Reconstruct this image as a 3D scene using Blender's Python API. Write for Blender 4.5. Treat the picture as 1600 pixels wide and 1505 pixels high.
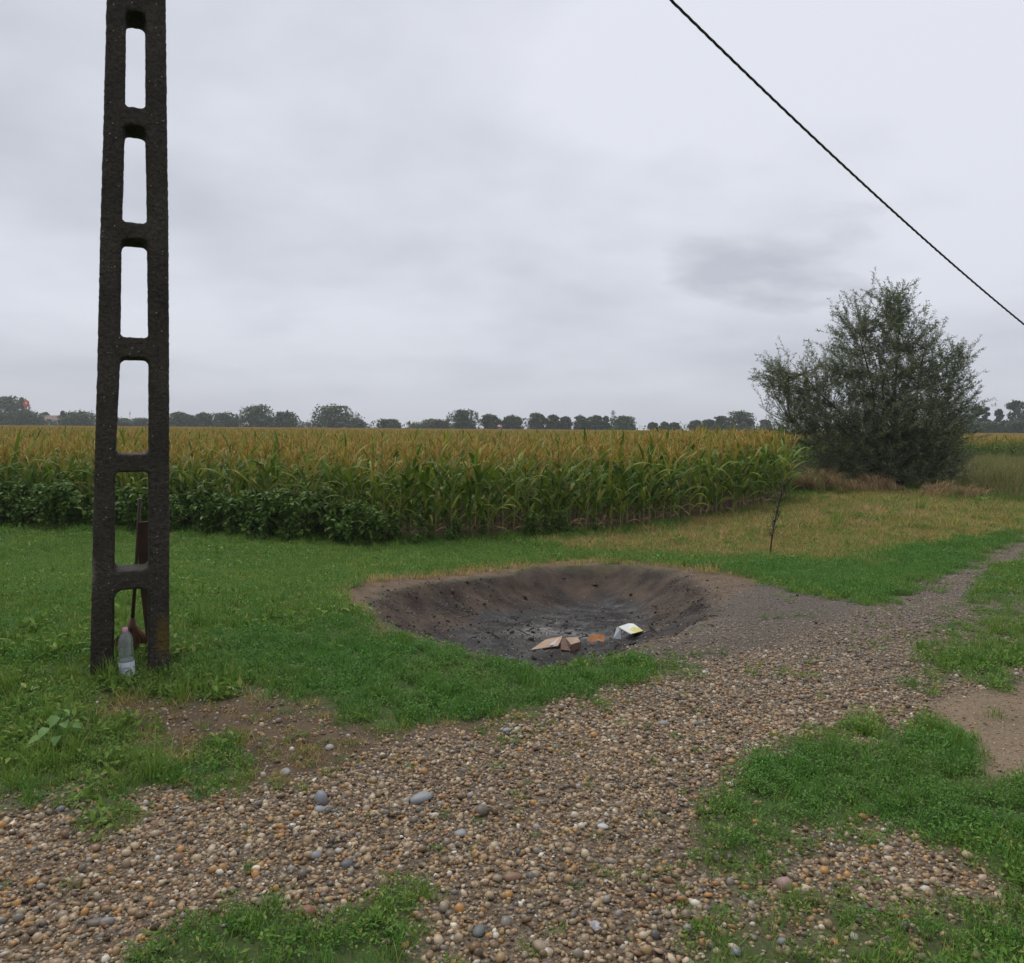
import bpy, bmesh, math, random
import numpy as np
from mathutils import Vector, Matrix

random.seed(7)
rng = np.random.default_rng(11)
R = math.radians
scene = bpy.context.scene
for o in list(bpy.data.objects):
    bpy.data.objects.remove(o)
COL = scene.collection

# ------------------------------------------------------------------ camera
EYE = 1.6            # phone held at eye height
FPX = 1250.0         # focal length in units where the frame is 1600 wide
CU, CV = 800.0, 669.0
ROLL = 0.0078
cam_d = bpy.data.cameras.new('camera')
cam = bpy.data.objects.new('camera', cam_d)
COL.objects.link(cam)
cam_d.sensor_fit = 'HORIZONTAL'
cam_d.sensor_width = 36.0
cam_d.lens = 36.0 * FPX / 1600.0
cam_d.shift_y = -(752.5 - CV) / 1600.0
cam_d.clip_start = 0.05
cam_d.clip_end = 6000
cr, sr = math.cos(ROLL), math.sin(ROLL)
RV, UV = Vector((cr, 0, sr)), Vector((-sr, 0, cr))
cam.matrix_world = Matrix(((RV.x, UV.x, 0, 0), (RV.y, UV.y, -1, 0), (RV.z, UV.z, 0, EYE), (0, 0, 0, 1)))
scene.camera = cam

# ------------------------------------------------------------------ sky, sun, exposure
SUN_EL, SUN_AZ = R(58), R(-35)
world = bpy.data.worlds.new('World')
scene.world = world
world.use_nodes = True
nt = world.node_tree
nt.nodes.clear()
def N(tree, kind, **kw):
    n = tree.nodes.new(kind)
    for k, v in kw.items():
        setattr(n, k, v)
    return n
w_out = N(nt, 'ShaderNodeOutputWorld')
w_bg = N(nt, 'ShaderNodeBackground')
w_bg.inputs['Strength'].default_value = 1.0
w_sky = N(nt, 'ShaderNodeTexSky', sky_type='NISHITA')
w_sky.sun_disc = False
w_sky.sun_elevation = SUN_EL
w_sky.sun_rotation = SUN_AZ
w_scale = N(nt, 'ShaderNodeMix', data_type='RGBA', blend_type='MULTIPLY')
w_scale.inputs[0].default_value = 1.0
w_scale.inputs[7].default_value = (0.09, 0.09, 0.09, 1)
nt.links.new(w_sky.outputs[0], w_scale.inputs[6])
w_tc = N(nt, 'ShaderNodeTexCoord')
w_sep = N(nt, 'ShaderNodeSeparateXYZ')
nt.links.new(w_tc.outputs['Generated'], w_sep.inputs[0])
def M(tree, op, a, b=None, c=None, clamp=False):
    n = N(tree, 'ShaderNodeMath', operation=op, use_clamp=clamp)
    for i, v in enumerate((a, b, c)):
        if v is None:
            continue
        if isinstance(v, (int, float)):
            n.inputs[i].default_value = v
        else:
            tree.links.new(v, n.inputs[i])
    return n.outputs[0]
zc = M(nt, 'MAXIMUM', w_sep.outputs[2], 0.0)
den = M(nt, 'ADD', zc, 0.22)
cx = M(nt, 'DIVIDE', w_sep.outputs[0], den)
cy = M(nt, 'DIVIDE', w_sep.outputs[1], den)
w_cmb = N(nt, 'ShaderNodeCombineXYZ')
nt.links.new(cx, w_cmb.inputs[0])
nt.links.new(cy, w_cmb.inputs[1])
def w_noise(scale, detail, off):
    mp = N(nt, 'ShaderNodeMapping')
    mp.inputs['Location'].default_value = off
    nt.links.new(w_cmb.outputs[0], mp.inputs[0])
    n = N(nt, 'ShaderNodeTexNoise')
    n.inputs['Scale'].default_value = scale
    n.inputs['Detail'].default_value = detail
    n.inputs['Roughness'].default_value = 0.52
    nt.links.new(mp.outputs[0], n.inputs['Vector'])
    return n.outputs[0]
n1 = w_noise(0.55, 4.0, (3.1, 1.4, 0))
n2 = w_noise(1.5, 5.0, (7.7, 0.6, 2))
nn = M(nt, 'ADD', M(nt, 'MULTIPLY', n1, 0.65), M(nt, 'MULTIPLY', n2, 0.35))
w_ramp = N(nt, 'ShaderNodeValToRGB')
w_ramp.color_ramp.elements[0].position = 0.36
w_ramp.color_ramp.elements[0].color = (0.445, 0.462, 0.522, 1)
w_ramp.color_ramp.elements[1].position = 0.56
w_ramp.color_ramp.elements[1].color = (0.678, 0.696, 0.756, 1)
nt.links.new(nn, w_ramp.inputs[0])
# paler, flatter air towards the horizon
hz = M(nt, 'POWER', M(nt, 'SUBTRACT', 1.0, zc, clamp=True), 9.0)
w_hz = N(nt, 'ShaderNodeMix', data_type='RGBA')
nt.links.new(M(nt, 'MULTIPLY', hz, 0.92), w_hz.inputs[0])
nt.links.new(w_ramp.outputs[0], w_hz.inputs[6])
w_hz.inputs[7].default_value = (0.480, 0.503, 0.570, 1)
# a darker rain cloud low in the sky ahead
ex_ = M(nt, 'DIVIDE', M(nt, 'SUBTRACT', w_sep.outputs[0], 0.322), 0.125)
ez_ = M(nt, 'DIVIDE', M(nt, 'SUBTRACT', w_sep.outputs[2], 0.196), 0.056)
ed_ = M(nt, 'ADD', M(nt, 'ADD', M(nt, 'MULTIPLY', ex_, ex_), M(nt, 'MULTIPLY', ez_, ez_)), M(nt, 'MULTIPLY', M(nt, 'SUBTRACT', w_noise(2.6, 6.0, (1.2, 5.0, 0)), 0.5), 4.2))
ef_ = M(nt, 'MULTIPLY', M(nt, 'SUBTRACT', 1.0, ed_, clamp=True), M(nt, 'GREATER_THAN', w_sep.outputs[1], 0.0))
w_cl = N(nt, 'ShaderNodeMix', data_type='RGBA')
nt.links.new(M(nt, 'MULTIPLY', ef_, 0.72), w_cl.inputs[0])
nt.links.new(w_hz.outputs[2], w_cl.inputs[6])
w_cl.inputs[7].default_value = (0.385, 0.405, 0.470, 1)
w_mix = N(nt, 'ShaderNodeMix', data_type='RGBA')
w_mix.inputs[0].default_value = 0.94
nt.links.new(w_scale.outputs[2], w_mix.inputs[6])
nt.links.new(w_cl.outputs[2], w_mix.inputs[7])
nt.links.new(w_mix.outputs[2], w_bg.inputs[0])
nt.links.new(w_bg.outputs[0], w_out.inputs[0])

sun_d = bpy.data.lights.new('sun', 'SUN')
sun_d.energy = 1.5
sun_d.angle = R(30)
sun_d.color = (1.0, 0.97, 0.93)
sun = bpy.data.objects.new('sun', sun_d)
COL.objects.link(sun)
sd_ = Vector((math.sin(SUN_AZ) * math.cos(SUN_EL), math.cos(SUN_AZ) * math.cos(SUN_EL), math.sin(SUN_EL)))
sun.rotation_euler = sd_.to_track_quat('Z', 'Y').to_euler()

scene.view_settings.view_transform = 'Standard'
scene.view_settings.look = 'None'
scene.view_settings.exposure = 0.25
scene.view_settings.gamma = 1.0
scene.cycles.max_bounces = 6
scene.cycles.diffuse_bounces = 3
scene.cycles.transmission_bounces = 6
scene.cycles.transparent_max_bounces = 8
scene.cycles.volume_bounces = 0

# ------------------------------------------------------------------ small maths
def smooth(a, b, x):
    t = np.clip((np.asarray(x, float) - a) / (b - a), 0, 1)
    return t * t * (3 - 2 * t)
def _hash(ix, iy, iz, seed):
    h = (ix * 374761393 + iy * 668265263 + iz * 2147483647 + seed * 1274126177) & 0xFFFFFFFF
    h = ((h ^ (h >> 13)) * 1274126177) & 0xFFFFFFFF
    h = ((h ^ (h >> 16)) * 2246822519) & 0xFFFFFFFF
    return ((h ^ (h >> 15)) & 0xFFFF) / 65535.0
def vnoise(x, y, z=None, seed=0):
    x = np.asarray(x, float); y = np.asarray(y, float)
    flat = z is None
    z = np.zeros_like(x) if flat else np.asarray(z, float)
    ix, iy, iz = np.floor(x).astype(np.int64), np.floor(y).astype(np.int64), np.floor(z).astype(np.int64)
    fx, fy, fz = x - ix, y - iy, z - iz
    fx, fy, fz = fx * fx * (3 - 2 * fx), fy * fy * (3 - 2 * fy), fz * fz * (3 - 2 * fz)
    r = 0
    for dx in (0, 1):
        for dy in (0, 1):
            for dz in ((0,) if flat else (0, 1)):
                w = (fx if dx else 1 - fx) * (fy if dy else 1 - fy) * (fz if dz else 1 - fz)
                r = r + w * _hash(ix + dx, iy + dy, iz + dz, seed)
    return r * 2 - 1
def fbm(x, y, seed=0, oct=4):
    r, a, f = 0, 0.5, 1.0
    for i in range(oct):
        r = r + a * vnoise(np.asarray(x) * f, np.asarray(y) * f, None, seed + i)
        a *= 0.5; f *= 2.03
    return r
def sdist(poly, x, y):
    """signed distance to a polygon, positive inside"""
    x = np.asarray(x, float); y = np.asarray(y, float)
    best = np.full(x.shape, 1e9)
    inside = np.zeros(x.shape, bool)
    n = len(poly)
    for i in range(n):
        ax, ay = poly[i]; bx, by = poly[(i + 1) % n]
        ex, ey = bx - ax, by - ay
        t = np.clip(((x - ax) * ex + (y - ay) * ey) / (ex * ex + ey * ey + 1e-12), 0, 1)
        best = np.minimum(best, np.hypot(x - ax - t * ex, y - ay - t * ey))
        c = (ay > y) != (by > y)
        xi = ax + (y - ay) * ex / (ey if abs(ey) > 1e-12 else 1e-12)
        inside ^= c & (x < xi)
    return np.where(inside, best, -best)

# ------------------------------------------------------------------ terrain
def H0(x, y):
    x = np.asarray(x, float); y = np.asarray(y, float)
    drop = 0.72 - 0.34 * smooth(0, 9, x) * (1 - smooth(34, 62, y))
    return -drop * smooth(5.5, 15.5, y)
def W(u, v):
    """a point traced on the photograph -> where that spot lies on the ground (metres)"""
    dx, dy = (u - CU) / FPX, (CV - v) / FPX
    d = RV * dx + UV * dy + Vector((0, 1, 0))
    t = 6.0
    for _ in range(60):
        h = float(H0(d.x * t, t))
        t = 0.5 * t + 0.5 * min((EYE - h) / max(-d.z, 1e-4), 900)
    return (d.x * t, t)
def P3(u, v, D):
    dx, dy = (u - CU) / FPX, (CV - v) / FPX
    d = RV * dx + UV * dy
    return Vector((d.x * D, D, EYE + d.z * D))
def poly(*pts):
    return [W(u, v) for u, v in pts]

PIT = poly((545, 925), (580, 914), (680, 904), (780, 893), (870, 885), (960, 883), (1060, 890), (1130, 903), (1190, 925),
           (1180, 955), (1110, 985), (1020, 1005), (940, 1018), (840, 1028), (740, 1014), (660, 1001), (600, 985), (560, 955))
INNER = poly((596, 940), (622, 918), (700, 907), (790, 896), (870, 886), (960, 884), (1040, 892), (1098, 915), (1100, 945), (1055, 968), (1010, 990), (955, 1010), (900, 1022), (840, 1027), (740, 1013), (640, 985))
GRAVEL = poly((-200, 1300), (0, 1275), (60, 1262), (110, 1260), (157, 1277), (235, 1258), (270, 1235), (330, 1222), (410, 1205), (500, 1195),
              (600, 1172), (700, 1150), (780, 1135), (860, 1110), (930, 1075), (1020, 1055), (1050, 1035), (1010, 1020), (960, 1012), (1010, 1000), (1090, 985),
              (1200, 955), (1300, 942), (1360, 945), (1420, 925), (1470, 908), (1490, 885), (1560, 858), (1600, 835), (1660, 815),
              (1670, 848), (1590, 875), (1535, 895), (1555, 925), (1540, 950), (1470, 985), (1440, 1010), (1425, 1050), (1490, 1075), (1600, 1045),
              (1640, 1045), (1600, 1070), (1480, 1110), (1440, 1140), (1350, 1152), (1250, 1168), (1180, 1195), (1135, 1235), (1130, 1265), (1105, 1310), (1170, 1335), (1290, 1325),
              (1380, 1315), (1500, 1345), (1580, 1390), (1400, 1395), (1310, 1392), (1262, 1440), (1235, 1480), (1200, 1560), (1150, 1900), (-300, 1900))
GRASS_BOTTOM = poly((240, 1520), (265, 1460), (350, 1440), (420, 1415), (470, 1445), (540, 1425), (620, 1385), (658, 1398), (640, 1450), (700, 1520), (690, 1600), (260, 1600))
DIRT = poly((120, 1085), (215, 1090), (300, 1100), (380, 1090), (460, 1098), (540, 1118), (640, 1132), (760, 1124), (860, 1100), (890, 1130), (760, 1162), (600, 1192),
            (480, 1212), (425, 1215), (400, 1178), (350, 1160), (290, 1190), (245, 1180), (225, 1140), (150, 1115))
SAND = poly((1465, 1095), (1540, 1075), (1600, 1060), (1700, 1045), (1700, 1190), (1590, 1222), (1525, 1222), (1510, 1160), (1480, 1130))
GREY = poly((1060, 893), (1130, 902), (1190, 913), (1290, 930), (1345, 946), (1310, 965), (1250, 990), (1150, 1025), (1050, 1035), (1000, 1012), (1100, 960))
LUSH = poly((480, 985), (560, 975), (640, 1002), (740, 1018), (900, 1034), (1030, 1046), (930, 1072), (850, 1106), (640, 1136), (480, 1098), (400, 1070), (300, 1060), (330, 1000))
LUSH2 = poly((1110, 1310), (1140, 1240), (1180, 1195), (1260, 1165), (1380, 1150), (1490, 1155), (1520, 1215), (1650, 1230), (1650, 1340), (1480, 1310), (1330, 1310), (1200, 1315))
LUSH3 = poly((1090, 885), (1180, 880), (1300, 880), (1430, 862), (1600, 830), (1600, 838), (1480, 890), (1400, 925), (1340, 945), (1280, 928), (1180, 908), (1120, 900))
DRY = poly((860, 852), (960, 838), (1060, 815), (1200, 790), (1260, 775), (1400, 765), (1500, 782), (1640, 790), (1600, 822), (1500, 848), (1420, 865), (1300, 876), (1100, 874), (960, 868))
BARE_RIM = poly((535, 925), (575, 905), (680, 896), (780, 886), (900, 876), (960, 876), (1100, 888), (1190, 908), (1110, 935), (900, 910), (700, 915), (640, 940), (660, 995), (600, 995), (555, 965))
TRACK_SPARSE = poly((1430, 985), (1540, 935), (1640, 900), (1700, 960), (1600, 1000), (1480, 1020), (1430, 1060))

def inner_s(x, y):
    return sdist(INNER, x, y) + 0.03 + 0.12 * fbm(x * 1.9, y * 1.9, 5, 3) + 0.085 * fbm(x * 5.5, y * 5.5, 15, 4)
def pit_depth(x, y):
    so = sdist(PIT, x, y) + 0.10 * fbm(x * 2.1, y * 2.1, 25, 3)
    t = np.clip((inner_s(x, y) + 0.05) / 0.95, 0, 1)
    return 0.12 * smooth(-0.08, 0.75, so) + 0.37 * (1 - (1 - t) ** 1.7)
def HZ(x, y):
    x = np.asarray(x, float); y = np.asarray(y, float)
    near = (y > 1) & (y < 16) & (abs(x) < 8)
    z = H0(x, y)
    z = z + 0.035 * fbm(x * 0.55, y * 0.55, 21, 3) * smooth(1.5, 5, y) + 0.012 * fbm(x * 2.6, y * 2.6, 31, 3)
    z = z + 0.5 * fbm(x * 0.012, y * 0.012, 3, 2) * smooth(150, 600, np.hypot(x, y)) * 0.4
    p = np.zeros_like(z)
    if near.any():
        p[near] = pit_depth(x[near], y[near])
    inp = p > 0.02
    z = z - p + np.where(inp, (0.05 * fbm(x * 3.1, y * 3.1, 41, 3) + 0.022 * fbm(x * 12, y * 12, 47, 3)) * smooth(0.02, 0.2, p), 0)
    return z

# masks, 0..1
def soft(pl, x, y, s=0.12, a=0.22, f=3.0, seed=0):
    d = sdist(pl, x, y) + a * fbm(x * f, y * f, 60 + seed, 4) * 1.4
    return np.clip(0.5 + d / s, 0, 1)
def masks(x, y):
    gr = soft(GRAVEL, x, y, 0.34, 0.34, 3.2, 1)
    gb = soft(GRASS_BOTTOM, x, y, 0.12, 0.10, 5, 2)
    gr = gr * (1 - gb)
    gr = np.maximum(gr, 0.55 * soft(TRACK_SPARSE, x, y, 0.4, 0.3, 2, 3))
    dirt = soft(DIRT, x, y, 0.22, 0.13, 3.5, 4)
    sand = soft(SAND, x, y, 0.12, 0.10, 4, 5)
    grey = soft(GREY, x, y, 0.25, 0.14, 3, 6)
    pit = np.clip(0.5 + (inner_s(x, y) + 0.10) / 0.16, 0, 1)
    bowl = soft(PIT, x, y, 0.16, 0.12, 4.5, 7)
    rim = soft(BARE_RIM, x, y, 0.15, 0.10, 4, 8)
    dry = soft(DRY, x, y, 0.9, 0.8, 0.8, 9)
    lush = np.maximum.reduce([soft(LUSH, x, y, 0.25, 0.18, 2.5, 10), soft(LUSH2, x, y, 0.2, 0.12, 3, 11), soft(LUSH3, x, y, 0.5, 0.4, 1.2, 12)])
    return dict(gravel=gr, dirt=dirt, sand=sand, grey=grey, pit=pit, bowl=bowl, rim=rim, dry=dry, lush=lush)

# field edge: y of the first corn row for each x
_e = [W(u, v) for u, v in ((-60, 822), (60, 822), (200, 826), (330, 830), (470, 842), (600, 852), (700, 848), (850, 838), (960, 834), (1060, 821), (1150, 806), (1240, 788))]
_e = [(-60, 30), (-30, 21.5)] + _e + [(10.5, 32), (16, 42), (24, 51), (37, 58), (60, 62), (400, 120)]
_e.sort()
EX, EY = np.array([p[0] for p in _e]), np.array([p[1] for p in _e])
def field_edge(x):
    return np.interp(x, EX, EY)

# ------------------------------------------------------------------ materials
def new_mat(name):
    m = bpy.data.materials.new(name)
    m.use_nodes = True
    t = m.node_tree
    b = t.nodes['Principled BSDF']
    return m, t, b
def ramp(t, fac, stops, interp='LINEAR'):
    r = N(t, 'ShaderNodeValToRGB')
    r.color_ramp.interpolation = interp
    els = r.color_ramp.elements
    while len(els) < len(stops):
        els.new(0.5)
    for e, (p, c) in zip(els, stops):
        e.position = p
        e.color = (*c, 1)
    t.links.new(fac, r.inputs[0])
    return r.outputs[0]
def noise(t, scale, detail=4.0, rough=0.55, coord='pos', off=(0, 0, 0)):
    n = N(t, 'ShaderNodeTexNoise')
    n.inputs['Scale'].default_value = scale
    n.inputs['Detail'].default_value = detail
    n.inputs['Roughness'].default_value = rough
    if coord == 'pos':
        g = N(t, 'ShaderNodeNewGeometry')
        src = g.outputs['Position']
    else:
        g = N(t, 'ShaderNodeTexCoord')
        src = g.outputs['Object']
    mp = N(t, 'ShaderNodeMapping')
    mp.inputs['Location'].default_value = off
    t.links.new(src, mp.inputs[0])
    t.links.new(mp.outputs[0], n.inputs['Vector'])
    return n.outputs[0]
def mix(t, fac, a, b, blend='MIX'):
    n = N(t, 'ShaderNodeMix', data_type='RGBA', blend_type=blend)
    for i, v in ((0, fac), (6, a), (7, b)):
        if isinstance(v, (int, float)):
            n.inputs[i].default_value = v
        elif isinstance(v, tuple):
            n.inputs[i].default_value = (*v, 1)
        else:
            t.links.new(v, n.inputs[i])
    return n.outputs[2]
def bump(t, b, h, strength=0.4, dist=0.02):
    n = N(t, 'ShaderNodeBump')
    n.inputs['Strength'].default_value = strength
    n.inputs['Distance'].default_value = dist
    t.links.new(h, n.inputs['Height'])
    t.links.new(n.outputs[0], b.inputs['Normal'])
def plain(name, col, rough=0.7, var=0.25, scale=8.0, bmp=0.0, metal=0.0):
    m, t, b = new_mat(name)
    f = noise(t, scale, 5, coord='obj')
    c = ramp(t, f, [(0.3, tuple(x * (1 - var) for x in col)), (0.7, tuple(min(1, x * (1 + var)) for x in col))])
    t.links.new(c, b.inputs['Base Color'])
    b.inputs['Roughness'].default_value = rough
    b.inputs['Metallic'].default_value = metal
    if bmp:
        bump(t, b, noise(t, scale * 4, 6, coord='obj'), bmp, 0.01)
    return m
def leaf_mat(name, stops, big=None, big_scale=0.6, transl=0.3, rough=0.55, spec=0.3):
    """foliage: colour spread over the pieces, optional slow drift over the ground, light through the blade"""
    m, t, b = new_mat(name)
    oi = N(t, 'ShaderNodeObjectInfo')
    g = N(t, 'ShaderNodeNewGeometry')
    f = M(t, 'FRACT', M(t, 'ADD', M(t, 'MULTIPLY', g.outputs['Random Per Island'], 0.85), oi.outputs['Random']))
    c = ramp(t, f, stops)
    if big is not None:
        bf = ramp(t, noise(t, big_scale, 3), [(0.40, (0, 0, 0)), (0.66, (1, 1, 1))])
        c = mix(t, M(t, 'MULTIPLY', bf, 0.65), c, big)
    t.links.new(c, b.inputs['Base Color'])
    b.inputs['Roughness'].default_value = rough
    b.inputs['Specular IOR Level'].default_value = spec
    if transl > 0:
        tr = N(t, 'ShaderNodeBsdfTranslucent')
        t.links.new(c, tr.inputs[0])
        mx = N(t, 'ShaderNodeMixShader')
        mx.inputs[0].default_value = transl
        t.links.new(b.outputs[0], mx.inputs[1])
        t.links.new(tr.outputs[0], mx.inputs[2])
        t.links.new(mx.outputs[0], t.nodes['Material Output'].inputs[0])
    return m

MAT = {}
MAT['corn_leaf'] = leaf_mat('corn_leaf', [(0.0, (0.050, 0.105, 0.010)), (0.45, (0.108, 0.188, 0.017)), (0.8, (0.185, 0.255, 0.026)), (1.0, (0.31, 0.33, 0.05))], transl=0.32, rough=0.55, spec=0.22)
MAT['corn_leaf_pale'] = leaf_mat('corn_leaf_pale', [(0.0, (0.19, 0.20, 0.030)), (0.5, (0.31, 0.265, 0.040)), (1.0, (0.38, 0.24, 0.05))], transl=0.3)
MAT['corn_leaf_dry'] = leaf_mat('corn_leaf_dry', [(0.0, (0.20, 0.13, 0.06)), (0.6, (0.34, 0.24, 0.12)), (1.0, (0.45, 0.34, 0.19))], transl=0.2, rough=0.75, spec=0.1)
MAT['stalk'] = leaf_mat('stalk', [(0.0, (0.13, 0.17, 0.04)), (0.6, (0.20, 0.22, 0.07)), (1.0, (0.30, 0.22, 0.10))], transl=0.0)
MAT['tassel'] = leaf_mat('tassel', [(0.0, (0.32, 0.185, 0.038)), (0.5, (0.53, 0.345, 0.080)), (1.0, (0.70, 0.54, 0.20))], transl=0.25, rough=0.8, spec=0.1)
MAT['husk'] = leaf_mat('husk', [(0.0, (0.22, 0.22, 0.07)), (1.0, (0.42, 0.30, 0.11))], transl=0.1)
MAT['weed_leaf'] = leaf_mat('weed_leaf', [(0.0, (0.045, 0.095, 0.014)), (0.6, (0.092, 0.170, 0.024)), (1.0, (0.155, 0.24, 0.045))], transl=0.28, rough=0.55, spec=0.25)
MAT['weed_stem'] = plain('weed_stem', (0.10, 0.11, 0.05), 0.7)
MAT['burdock'] = leaf_mat('burdock', [(0.0, (0.13, 0.25, 0.065)), (1.0, (0.20, 0.33, 0.10))], transl=0.25, rough=0.5)
MAT['lush'] = leaf_mat('lush', [(0.0, (0.045, 0.135, 0.018)), (0.5, (0.085, 0.235, 0.030)), (1.0, (0.155, 0.32, 0.050))], big=(0.14, 0.23, 0.04), big_scale=1.3, transl=0.25)
MAT['meadow'] = leaf_mat('meadow', [(0.0, (0.058, 0.140, 0.016)), (0.5, (0.122, 0.250, 0.028)), (0.9, (0.225, 0.345, 0.055)), (1.0, (0.42, 0.35, 0.13))], big=(0.185, 0.275, 0.040), big_scale=0.7, transl=0.25)
MAT['dry'] = leaf_mat('dry', [(0.0, (0.20, 0.18, 0.040)), (0.4, (0.36, 0.29, 0.080)), (0.8, (0.50, 0.37, 0.14)), (1.0, (0.60, 0.46, 0.22))], big=(0.25, 0.27, 0.055), big_scale=0.45, transl=0.2, rough=0.8, spec=0.1)
MAT['straw'] = leaf_mat('straw', [(0.0, (0.22, 0.14, 0.07)), (0.6, (0.36, 0.25, 0.12)), (1.0, (0.48, 0.36, 0.20))], transl=0.15, rough=0.85, spec=0.1)
MAT['tall'] = leaf_mat('tall', [(0.0, (0.085, 0.120, 0.022)), (0.5, (0.175, 0.190, 0.045)), (1.0, (0.30, 0.25, 0.085))], transl=0.2)
MAT['willow_leaf'] = leaf_mat('willow_leaf', [(0.0, (0.075, 0.098, 0.040)), (0.5, (0.155, 0.185, 0.088)), (0.85, (0.245, 0.275, 0.155)), (1.0, (0.34, 0.37, 0.25))], transl=0.38, rough=0.5)
MAT['bark'] = plain('bark', (0.055, 0.045, 0.035), 0.9, 0.4, 14, 0.5)
MAT['far_leaf'] = leaf_mat('far_leaf', [(0.0, (0.036, 0.064, 0.020)), (0.6, (0.070, 0.112, 0.034)), (1.0, (0.115, 0.165, 0.052))], transl=0.1, rough=0.7, spec=0.2)
MAT['far_leaf_light'] = leaf_mat('far_leaf_light', [(0.0, (0.060, 0.090, 0.030)), (1.0, (0.120, 0.160, 0.055))], transl=0.1, rough=0.7, spec=0.2)
MAT['far_leaf_grey'] = leaf_mat('far_leaf_grey', [(0.0, (0.060, 0.070, 0.055)), (1.0, (0.120, 0.135, 0.105))], transl=0.1, rough=0.7, spec=0.2)

# pebbles: river gravel, damp
def pebble_mat():
    m, t, b = new_mat('pebble')
    oi = N(t, 'ShaderNodeObjectInfo')
    c = ramp(t, oi.outputs['Random'], [
        (0.00, (0.070, 0.052, 0.034)), (0.12, (0.230, 0.160, 0.090)), (0.22, (0.370, 0.245, 0.115)), (0.30, (0.090, 0.085, 0.074)),
        (0.42, (0.420, 0.315, 0.185)), (0.52, (0.180, 0.165, 0.140)), (0.60, (0.430, 0.225, 0.070)), (0.68, (0.110, 0.070, 0.038)),
        (0.76, (0.330, 0.235, 0.130)), (0.85, (0.520, 0.430, 0.300)), (0.91, (0.210, 0.105, 0.052)), (0.96, (0.130, 0.120, 0.105)), (1.00, (0.740, 0.680, 0.570))])
    # soot and ash dust the stones round the burnt pit
    g = N(t, 'ShaderNodeNewGeometry')
    sp = N(t, 'ShaderNodeSeparateXYZ')
    t.links.new(g.outputs['Position'], sp.inputs[0])
    far_ = M(t, 'DIVIDE', M(t, 'SUBTRACT', sp.outputs[1], 4.3), 3.0)
    soot = M(t, 'MULTIPLY', M(t, 'ADD', far_, M(t, 'SUBTRACT', M(t, 'MULTIPLY', noise(t, 0.9, 3), 1.2), 0.6), clamp=True), 0.74)
    c = mix(t, soot, c, mix(t, oi.outputs['Random'], (0.060, 0.054, 0.047), (0.230, 0.205, 0.175)))
    f = noise(t, 60, 4, coord='obj')
    c = mix(t, 1.0, c, ramp(t, f, [(0.3, (0.72, 0.72, 0.72)), (0.7, (1.32, 1.28, 1.22))]), 'MULTIPLY')
    t.links.new(c, b.inputs['Base Color'])
    b.inputs['Roughness'].default_value = 0.40
    b.inputs['Specular IOR Level'].default_value = 0.4
    return m
MAT['pebble'] = pebble_mat()
def tint_stone(name, col):
    return plain(name, col, 0.5, 0.22, 40, 0.15)

def ground_mat():
    m, t, b = new_mat('ground')
    def layer(nm):
        a = N(t, 'ShaderNodeAttribute', attribute_name=nm)
        s = N(t, 'ShaderNodeSeparateColor')
        t.links.new(a.outputs['Color'], s.inputs[0])
        return s.outputs
    A, B, C = layer('mask_a'), layer('mask_b'), layer('mask_c')
    big, mid, fine = noise(t, 0.8, 4), noise(t, 7, 5), noise(t, 55, 6, 0.65)
    soil = ramp(t, mid, [(0.3, (0.060, 0.040, 0.024)), (0.7, (0.145, 0.098, 0.058))])
    green = ramp(t, mid, [(0.3, (0.045, 0.072, 0.020)), (0.7, (0.085, 0.115, 0.032))])
    dry = ramp(t, mid, [(0.3, (0.150, 0.122, 0.040)), (0.7, (0.320, 0.245, 0.095))])
    gravel = ramp(t, fine, [(0.34, (0.045, 0.033, 0.022)), (0.5, (0.130, 0.096, 0.063)), (0.66, (0.27, 0.205, 0.135))])
    sand = ramp(t, fine, [(0.3, (0.150, 0.105, 0.064)), (0.7, (0.290, 0.215, 0.140))])
    grey = ramp(t, fine, [(0.3, (0.050, 0.040, 0.031)), (0.7, (0.150, 0.122, 0.096))])
    wall = ramp(t, noise(t, 2.2, 6, 0.6), [(0.34, (0.024, 0.017, 0.013)), (0.52, (0.066, 0.045, 0.031)), (0.74, (0.120, 0.084, 0.058))])
    char = ramp(t, noise(t, 3.4, 8, 0.66), [(0.38, (0.016, 0.015, 0.015)), (0.56, (0.052, 0.050, 0.048)), (0.74, (0.140, 0.135, 0.128))])
    ash = ramp(t, noise(t, 8, 7, 0.66), [(0.34, (0.055, 0.054, 0.052)), (0.55, (0.17, 0.165, 0.155)), (0.75, (0.30, 0.29, 0.27))])
    rim = ramp(t, mid, [(0.3, (0.085, 0.055, 0.032)), (0.7, (0.185, 0.122, 0.072))])
    c = green
    c = mix(t, B[0], c, dry)
    c = mix(t, A[1], c, soil)
    c = mix(t, A[0], c, gravel)
    c = mix(t, A[2], c, sand)
    c = mix(t, B[1], c, grey)
    c = mix(t, C[0], c, rim)
    c = mix(t, B[2], c, wall)
    c = mix(t, C[1], c, char)
    c = mix(t, C[2], c, ash)
    c = mix(t, 0.8, c, ramp(t, big, [(0.3, (0.78, 0.78, 0.78)), (0.7, (1.15, 1.15, 1.15))]), 'MULTIPLY')
    t.links.new(c, b.inputs['Base Color'])
    b.inputs['Roughness'].default_value = 0.8
    b.inputs['Specular IOR Level'].default_value = 0.25
    bump(t, b, M(t, 'ADD', M(t, 'MULTIPLY', fine, 0.5), mid), 0.7, 0.03)
    return m
MAT['ground'] = ground_mat()

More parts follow.
